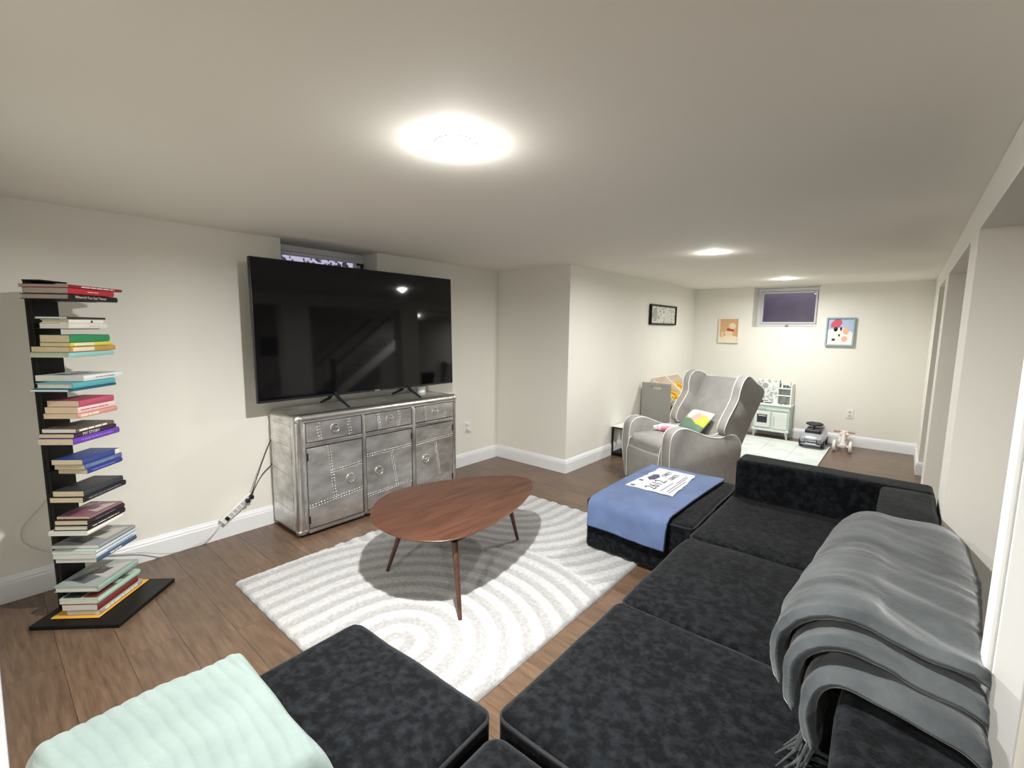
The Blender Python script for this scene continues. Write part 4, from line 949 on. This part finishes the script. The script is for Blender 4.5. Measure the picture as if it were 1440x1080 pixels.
# ================================================================ PLAY CORNER
def playmat():
    X0, X1, Y0, Y1 = -1.85, -.602, 4.95, 6.76; t = empty('play_mat', (-1.2, 5.8, 0), 0, 'white marbled foam play mat under the toy kitchen and toy car', 'mat')
    b = MB(); b.box(X0+1.2, X1+1.2, Y0-5.8, Y1-5.8, .0008, .006); b.build('mat_edge', solid('mat_dark_edge', 70, 66, 60), t)
    mm = mat('mat_marble', srgb(226, 232, 228), .5, col2=srgb(206, 216, 214), nscale=3, lo=.45, hi=.6)
    nx, ny = 4, 6
    for i in range(nx):
        for j_ in range(ny):
            a = X0+1.2+(X1-X0)*i/nx; b_ = X0+1.2+(X1-X0)*(i+1)/nx; c_ = Y0-5.8+(Y1-Y0)*j_/ny; d_ = Y0-5.8+(Y1-Y0)*(j_+1)/ny
            q = MB(); q.cbox(a+.001, b_-.001, c_+.001, d_-.001, .006, .0115, .001); q.build('tile', mm, t)
playmat()
def kitchen():
    ox, oy = -1.50, 6.79; W, D, H = .43, .235, .76
    t = empty('toy_kitchen', (ox, oy, .0), .0, 'white and pale grey toy play kitchen against the far wall behind the armchair', 'toy kitchen')
    wv, gr = M['toy_white'], M['toy_grey']; fz = .105; ct = .435
    b = MB(); b.cbox(0, W, .012, D, fz, ct, .004); b.build('cabinet', gr, t)
    b = MB(); b.cbox(-.012, W+.012, -.012, D, ct, ct+.022, .004); b.build('worktop', wv, t)
    b = MB(); b.cbox(-.004, W+.004, -.002, .03, fz-.012, fz+.02, .003); b.build('bottom_rail', wv, t)
    for (x, y) in ((.03, .02), (W-.03, .02), (.03, D-.02), (W-.03, D-.02)):
        b = MB(); b.tube([(x+(-.012 if x < .1 else .012), y, .0115 if y < .1 and oy+y < 6.76 else .0005), (x, y, fz)], [.011, .022], 4); b.build('leg', wv, t)
    def door(x0, x1, z0, z1, nm):
        b = MB(); b.cbox(x0, x1, -.006, .012, z0, z1, .005); o = b.build(nm, wv, t); return o
    o = door(.022, W*.49, .14, .355, 'oven_door')
    b = MB(); b.cbox(.055, W*.49-.035, -.0075, -.0055, .20, .31, .001); b.build('oven_window', M['dark_glass'], o)
    b = MB(); b.tube([(.06, -.006, .325), (.06, -.022, .325), (W*.49-.04, -.022, .325), (W*.49-.04, -.006, .325)], .005, 8); b.build('handle', wv, o, smooth=50)
    b = MB(); b.cbox(.07, W*.49-.05, -.009, -.0076, .285, .30, .0006); b.build('oven_tray', wv, o)
    o = door(W*.54, W-.022, .13, .35, 'cabinet_door')
    b = MB(); b.cbox(W*.54+.02, W*.54+.03, -.022, -.006, .18, .30, .004); b.build('handle', gr, o)
    b = MB(); b.cbox(.01, W-.01, .002, .012, .375, .43, .003); b.build('control_panel', mat('panel_mint', srgb(206, 226, 220), .5), t)
    for i in range(3):
        b = MB(); b.lathe([(.017, 0), (.015, .012), (0, .012)], n=16, M=frameM((.04+i*.05, .002, .402), (1, 0, 0), (0, 0, 1))); b.build('knob', gr, t, smooth=40)
    # back splash: patterned left panel, shelf frame on the right
    zb = ct+.022
    b = MB(); b.cbox(0, W*.60, D-.03, D-.012, zb, H+.005, .003); bs = b.build('backsplash', mat('terrazzo', srgb(238, 240, 238), .5, col2=srgb(176, 184, 186), nscale=26, ndetail=2, lo=.56, hi=.6), t)
    b = MB(); b.cbox(W-.016, W, .03, D, zb, H-.03, .003); b.cbox(W*.60, W*.60+.014, .06, D, zb, H-.03, .003); b.box(W*.6, W, D-.012, D-.006, zb, H-.06); b.build('shelf_frame', wv, t)
    for z in (zb+.11, H-.10): b = MB(); b.cbox(W*.60+.014, W-.016, .06, D-.012, z, z+.012, .002); b.build('shelf', wv, t)
    b = MB(); b.lathe([(0, .002), (.045, .002), (.05, .0), (.045, .008), (.03, .003), (0, .003)], (W*.78, .09, zb), 20); b.build('sink', M['chrome'], t, smooth=40)
    b = MB(); b.tube([(W*.8, .17, zb), (W*.8, .17, zb+.08), (W*.79, .15, zb+.10), (W*.78, .11, zb+.085)], .006, 8); b.build('tap', M['chrome'], t, smooth=50)
    for x in (W*.12, W*.36): b = MB(); b.lathe([(.05, 0), (.05, .004), (0, .004)], (x, .10, zb), 20); b.build('hob_ring', M['black_metal'], t)
    # utensils and pots: separate things
    zz = H-.10+.012; rr = random.Random(2)
    specs = [(.64, 'toy_bottle', 'dark toy bottle on the top shelf of the toy kitchen, leftmost of the row'), (.755, 'toy_cup', 'grey toy cup on the top shelf of the toy kitchen, left of the two cups'), (.84, 'toy_cup', 'grey toy cup on the top shelf of the toy kitchen, right of the two cups'), (.92, 'toy_ladle', 'dark toy ladle standing at the right end of the toy kitchen top shelf')]
    for (f, nm, lb) in specs:
        o = empty(nm, (ox+W*f, oy+.12, zz), 0, lb, 'toy', 'toy utensils on the toy kitchen')
        dk = solid('toy_slate', 92, 98, 98)
        if nm == 'toy_bottle': b = MB(); b.lathe([(0, 0), (.014, 0), (.015, .04), (.006, .06), (.006, .095), (0, .098)], n=14); b.build('bottle_body', dk, o, smooth=50)
        elif nm == 'toy_cup': b = MB(); b.lathe([(0, 0), (.014, 0), (.017, .035), (.015, .035), (.012, .004), (0, .004)], n=16); b.build('cup_body', dk, o, smooth=50); b = MB(); b.tube([(.016, 0, .028), (.026, 0, .022), (.015, 0, .01)], .0025, 6); b.build('handle', dk, o)
        else: b = MB(); b.tube([(0, 0, 0), (.002, 0, .05), (.008, 0, .08)], .003, 6); b.lathe([(0, 0), (.016, .002), (.018, .014), (.014, .014), (0, .004)], (0, 0, 0), 14); b.build('ladle_body', dk, o, smooth=50)
    o = empty('toy_pan', (ox+W*.12, oy+.1, zb+.004), 0, 'dark toy pan on the hob of the toy kitchen', 'toy')
    b = MB(); b.lathe([(0, 0), (.035, 0), (.042, .026), (.039, .026), (.033, .004), (0, .004)], n=22); b.build('pan_body', solid('toy_slate', 92, 98, 98), o, smooth=50); b = MB(); b.tube([(.04, 0, .02), (.10, -.01, .028)], .005, 8); b.build('handle', M['black_plastic'], o)
    # painted terrazzo mirror disc
    b = MB(); b.lathe([(.035, 0), (.035, .004), (0, .004)], n=20, M=frameM((W*.2, D-.03, zb+.22), (1, 0, 0), (0, 0, 1))); b.build('clock_face', solid('toy_slate2', 168, 176, 178), bs)
kitchen()

def car():
    # local: +Y is the rear, front faces -Y
    t = empty('ride_on_car', (-.775, 6.47, .0125), .0, 'silver grey ride-on toy car with a black steering wheel on the play mat', 'toy car')
    sl = mat('silver_grey_paint', srgb(176, 178, 190), .3, metal=.25, coat=.3); bk = M['black_plastic']
    secs = [(-.005, .085, .075, .115), (.03, .118, .055, .150), (.10, .128, .05, .175), (.20, .130, .05, .180), (.32, .128, .05, .185), (.42, .118, .055, .20), (.47, .09, .07, .16)]
    mb = MB(); vs = []; n_ = 16
    for (y, hw, z0, z1) in secs:
        for k in range(n_):
            a = 2*math.pi*k/n_; ca, sa = math.cos(a), math.sin(a); e = .55
            x = hw*abs(ca)**e*(1 if ca > 0 else -1); z = (z0+z1)/2+(z1-z0)/2*abs(sa)**e*(1 if sa > 0 else -1)
            if sa > .2: x *= .88
            vs.append((x, y, z))
    fs = [(i*n_+k, i*n_+(k+1) % n_, (i+1)*n_+(k+1) % n_, (i+1)*n_+k) for i in range(len(secs)-1) for k in range(n_)]+[tuple(range(n_)), tuple((len(secs)-1)*n_+k for k in range(n_))[::-1]]
    mb.add(vs, fs); mb.build('body', sl, t, smooth=60)
    b = MB(); b.rbox(0, -.008, .058, .20, .035, .028, .012, 3, 3); b.build('bumper', sl, t, smooth=50)
    b = MB(); b.rbox(0, -.016, .100, .125, .018, .032, .006, 2, 2); g = b.build('grille', bk, t, smooth=50)
    b = MB()
    for k in range(4): b.box(-.056, .056, -.0265, -.0240, .089+k*.006, .091+k*.006)
    b.lathe([(.008, 0), (.008, .002), (0, .003)], n=14, M=frameM((0, -.0260, .101), (1, 0, 0), (0, 0, 1))); b.build('grille_bars', M['chrome'], g)
    for sx in (-1, 1):
        b = MB(); b.rbox(sx*.082, .004, .120, .036, .03, .024, .010, 3, 1); b.build('headlight', mat('lamp_clear', (.45, .48, .55), .15) if sx < 0 else bpy.data.materials['lamp_clear'], t, smooth=50)
        b = MB(); b.rbox(sx*.075, -.018, .066, .04, .016, .016, .005, 2, 1); b.build('air_intake', bk, t, smooth=50)
    for (x, y) in ((-.112, .09), (.112, .09), (-.112, .37), (.112, .37)):
        b = MB(); b.lathe([(.03, -.016), (.048, -.018), (.054, -.01), (.054, .01), (.048, .018), (.03, .016)], n=24, M=frameM((x, y, .054), (0, 1, 0), (0, 0, 1))); o = b.build('wheel', bk, t, smooth=50)
        b = MB(); b.lathe([(0, -.017), (.03, -.017), (.03, .017), (0, .017)], n=16, M=frameM((x, y, .054), (0, 1, 0), (0, 0, 1))); b.build('hub', solid('hub_grey', 150, 150, 156), o)
    b = MB(); b.rbox(0, .155, .19, .17, .13, .05, .02, 3, 3); b.build('dashboard', bk, t, smooth=50)
    b = MB(); b.tube([(0, .17, .20), (0, .20, .262)], .013, 10)
    c = Vector((0, .205, .272)); T = frameM(c, (1, 0, 0), (0, .35, 1)); 
    b.tube([tuple(frameM(c, (1, 0, 0), (0, 1, .12)) @ Vector((.082*math.cos(a), .055*math.sin(a), 0))) for a in [2*math.pi*i/24 for i in range(24)]], .011, 8, closed=True)
    b.rbox(0, .205, .272, .15, .03, .02, .008, 2, 2); b.build('steering_wheel', bk, t, smooth=60)
    b = MB(); b.rbox(0, .30, .205, .16, .16, .035, .015, 3, 3); b.build('seat', bk, t, smooth=50)
    b = MB(); b.rbox(0, .43, .205, .17, .03, .05, .014, 3, 3); b.build('seat_back', sl, t, smooth=50)
car()
def trike():
    t = empty('balance_trike', (-.475, 6.62, 0), .0, 'pale pink and white toddler balance trike on the wood floor beside the toy car', 'toy trike')
    pk = solid('trike_blush', 232, 222, 216); gp = solid('trike_grip', 188, 158, 152); wv = M['white_plastic']
    b = MB(); b.tube([(0, -.01, .085), (0, .03, .16), (0, .06, .235)], [.026, .022, .018], 12); b.build('fork', pk, t, smooth=60)
    b = MB(); b.tube([(0, .05, .14), (0, .16, .15), (0, .26, .10)], [.028, .03, .024], 12); b.build('frame', pk, t, smooth=60)
    b = MB(); b.rbox(0, .19, .185, .10, .16, .03, .014, 3, 3); b.build('seat', pk, t, smooth=50)
    b = MB(); b.tube([(-.04, .06, .235), (.04, .06, .235)], .010, 10); b.build('handlebar', pk, t, smooth=60)
    for sx in (-1, 1):
        b = MB(); b.tube([(sx*.035, .06, .235), (sx*.105, .055, .232)], .014, 10); b.build('grip', gp, t, smooth=60)
    b = MB(); b.tube([(-.07, -.01, .068), (.07, -.01, .068)], .014, 10); b.rbox(0, -.02, .075, .07, .04, .05, .015, 3, 1); b.build('front_axle', pk, t, smooth=60)
    def wheel(x, y, r): 
        b = MB(); b.lathe([(.012, -.016), (r-.012, -.018), (r, -.010), (r, .010), (r-.012, .018), (.012, .016)], n=26, M=frameM((x, y, r), (0, 1, 0), (0, 0, 1))); o = b.build('wheel', wv, t, smooth=50)
        b = MB(); b.lathe([(0, -.02), (.02, -.02), (.02, .02), (0, .02)], n=14, M=frameM((x, y, r), (0, 1, 0), (0, 0, 1))); b.build('hub', gp, o)
    wheel(-.078, -.01, .068); wheel(.078, -.01, .068); wheel(-.05, .27, .062); wheel(.05, .27, .062)
trike()

def bins():
    ox, oy = XJ+.02, 5.30
    t = empty('toy_bin_rack', (ox, oy, 0), 0, 'grey sided toy storage rack with tilted white bins against the left-hand wall', 'toy storage')
    gs = solid('rack_grey', 160, 158, 152); D, W, H = .36, .86, .775
    for (y0, y1) in ((0, .016), (W-.016, W)):
        # side panel with a handle slot
        b = MB(); z = [(.0, .70), (.75, H)]
        b.cbox(0, D, y0, y1, 0, .70, .003); b.cbox(0, .12, y0, y1, .70, .735, .002); b.cbox(.24, D, y0, y1, .70, .735, .002); b.cbox(0, D, y0, y1, .735, H, .003); b.build('side_panel', gs, t)
    for k, (x, z) in enumerate(((.03, .62), (.33, .52), (.03, .38), (.33, .27), (.03, .14), (.33, .05))):
        b = MB(); b.cyl((x, .016, z), (x, W-.016, z), .008, n=10); b.build('rail', M['black_metal'], t, smooth=60)
    whitebin = mat('translucent_white_bin', srgb(240, 232, 222), .45)
    yel = mat('yellow_toy_pieces', srgb(236, 180, 30), .45, col2=srgb(244, 206, 60), nscale=30)
    rr = random.Random(9)
    for row, (zc) in enumerate((.70, .46, .22)):
        for cidx in range(2):
            y0 = .03+cidx*.405; w_ = .385; lab = ['top', 'middle', 'bottom'][row]; side = ['nearer', 'farther'][cidx]
            o = empty('toy_bin', (ox, oy+y0, zc), 0, 'tilted white bin in the %s row of the toy rack, %s one%s' % (lab, side, '' if row == 2 else ' with yellow pieces'), 'bin', 'white bins of the toy rack')
            T = Matrix.Translation((.04, 0, 0)) @ Matrix.Rotation(math.radians(32), 4, 'Y')
            b = MB(); L_ = .36; hh = .12; th_ = .005
            b.box(0, L_, 0, w_, 0, th_, M=T); b.box(0, th_, 0, w_, 0, hh+.03, M=T); b.box(L_-th_, L_, 0, w_, 0, hh*.75, M=T)
            for yy in (0, w_-th_): b.add([T @ Vector(p) for p in ((0, yy, 0), (L_, yy, 0), (L_, yy, hh*.75), (0, yy, hh+.03), (0, yy+th_, 0), (L_, yy+th_, 0), (L_, yy+th_, hh*.75), (0, yy+th_, hh+.03))], [(0, 1, 2, 3), (7, 6, 5, 4), (0, 4, 5, 1), (1, 5, 6, 2), (2, 6, 7, 3), (3, 7, 4, 0)])
            b.tube([tuple(T @ Vector(p)) for p in ((0, 0, hh+.03), (L_, 0, hh*.75), (L_, w_, hh*.75), (0, w_, hh+.03))], .006, 6, closed=True)
            b.build('bin_body', whitebin, o)
            if row < 2:
                y_ = MB()
                for k in range(70):
                    p = T @ Vector((rr.uniform(.10, L_-.03), rr.uniform(.03, w_-.03), rr.uniform(.02, .075))); R = Matrix.Translation(p) @ Matrix.Rotation(rr.uniform(0, 3), 4, (rr.random(), rr.random(), .3)); s_ = rr.uniform(.010, .018)
                    y_.box(-s_*1.6, s_*1.6, -s_, s_, -s_*.7, s_*.7, M=R)
                y_.build('yellow_pieces', yel, loc=(ox, oy+y0, zc), label='heap of yellow toy pieces in the %s bin of the %s row of the toy rack' % (side, lab), cat='toy pieces', kind='stuff')
bins()
def side_rack():
    x0, y0 = XJ+.02, 4.60; t = empty('small_side_table', (x0, y0, 0), 0, 'small low black framed side table between the left-hand wall and the armchair', 'side table')
    D, W, H = .30, .26, .335; r = .008
    b = MB()
    for (x, y) in ((0, 0), (D, 0), (0, W), (D, W)): b.box(x-r, x+r, y-r, y+r, 0, H-.012)
    for z in (.02, H-.022):
        b.box(0, D, -r, r, z, z+.014); b.box(0, D, W-r, W+r, z, z+.014); b.box(-r, r, 0, W, z, z+.014); b.box(D-r, D+r, 0, W, z, z+.014)
    b.build('frame', M['black_metal'], t)
    b = MB(); b.cbox(-.01, D+.01, -.01, W+.01, H-.008, H, .002); b.build('top', M['white_plastic'], t)
    b = MB(); b.box(0, D, 0, W, .034, .040); b.build('lower_shelf', M['black_metal'], t)
    sp_ = empty('air_purifier', (x0+.14, y0+.13, .0405), 0, 'small silver grey cylinder with ribs inside the low black side table', 'appliance')
    b = MB(); b.lathe([(0, 0), (.075, 0), (.08, .012), (.08, .20), (.07, .225), (0, .23)], n=28); b.build('housing', solid('silver_grey', 150, 150, 150, rough=.3, metal=.4), sp_, smooth=50)
    b = MB()
    for k in range(14): a = 2*math.pi*k/14; b.cyl((.081*math.cos(a), .081*math.sin(a), .03), (.081*math.cos(a), .081*math.sin(a), .19), .004, n=6)
    b.build('ribs', M['white_plastic'], sp_, smooth=50)
side_rack()

# ================================================================ NEXT ROOM (seen past the pillars and mirrored in the television)
def cabinet_dark():
    t = empty('dark_cabinet', (.86, 6.2, 0), 0, 'black low cabinet on legs in the next room, seen past the nearest pillar', 'cabinet')
    b = MB(); b.cbox(0, 1.1, 0, .4, .09, .66, .006); b.build('body', M['black_plastic'], t)
    b = MB(); b.cbox(-.01, 1.11, -.01, .41, .66, .685, .004); b.build('top', M['black_metal'], t)
    for i in range(2): b = MB(); b.cbox(.01+.545*i, .545+.545*i, -.012, -.0005, .12, .64, .004); o = b.build('door', M['black_metal'], t); q = MB(); q.cyl((.49+.12*i, -.012, .36), (.49+.12*i, -.03, .36), .01, n=12); q.build('knob', M['chrome'], o)
    for (x, y) in ((.05, .05), (1.05, .05), (.05, .35), (1.05, .35)): b = MB(); b.cyl((x, y, 0), (x, y, .09), .018, .024, n=10); b.build('leg', M['black_plastic'], t)
cabinet_dark()
def stairs():
    X0 = 4.0; t = empty('staircase', (X0, 5.55, 0), 0, 'white staircase with balusters and a dark handrail in the next room, mirrored in the television', 'staircase')
    n_ = 9; rise, run = .158, .215; wd = .9; wv = M['white_plastic']; dk = solid('dark_handrail', 48, 34, 28)
    for i in range(n_):
        b = MB(); b.cbox(.03, wd, i*run-.02, (i+1)*run, (i+1)*rise-.03, (i+1)*rise, .003); b.build('tread', dk, t)
        b = MB(); b.box(.03, wd, i*run, i*run+.015, i*rise+.001, (i+1)*rise-.03); b.build('riser', wv, t)
        for k in (.25, .75):
            y = (i+k)*run; z0 = (i+1)*rise; z1 = .80+(y/run)*rise; b = MB(); b.box(.015, .04, y-.0125, y+.0125, z0-.03, z1); b.build('baluster', wv, t)
    b = MB(); T = n_*run
    b.add([(0, 0, 0), (0, T, n_*rise-.12), (0, T, n_*rise+.12), (0, 0, .24), (.03, 0, 0), (.03, T, n_*rise-.12), (.03, T, n_*rise+.12), (.03, 0, .24)], [(0, 1, 2, 3), (4, 7, 6, 5), (0, 4, 5, 1), (1, 5, 6, 2), (2, 6, 7, 3), (3, 7, 4, 0)]); b.build('stringer', wv, t)
    b = MB(); b.tube([(.027, -.02, .80), (.027, T, .80+n_*rise)], .028, 8); b.build('handrail', dk, t, smooth=60)
    b = MB(); b.cbox(-.015, .07, -.07, .015, 0, .92, .006); b.rbox(.027, -.027, .94, .11, .11, .05, .01, 2, 1); b.build('newel_post', dk, t)
    b = MB(); b.tube([(wd-.03, -.02, .80), (wd-.03, T, .80+n_*rise)], .024, 8); b.build('wall_handrail', dk, t, smooth=60)
stairs()
b = MB(); b.box(XN-.04, XN, 3.2, 4.05, 0, 1.9); o = b.build('door_1', solid('door_brown', 84, 70, 62), kind='structure')
b = MB(); b.lathe([(0, 0), (.012, 0), (.012, .03), (.026, .04), (.02, .055), (0, .058)], n=16, M=frameM((XN-.04, 3.95, .95), (0, 0, 1), (0, 1, 0))); b.build('door_knob', M['chrome'], o, smooth=50)
pc = empty('dark_wall_picture', (XN-.001, 4.55, 1.30), 0, 'dark landscape picture on the far wall of the next room, mirrored in the television', 'picture')
b = MB(); b.cbox(-.03, 0, 0, .9, -.22, .22, .004); b.build('frame', M['black_metal'], pc); b = MB(); b.box(-.032, -.0301, .03, .87, -.19, .19); b.build('print', solid('dark_print', 30, 34, 42), pc)
print('planks', npl)
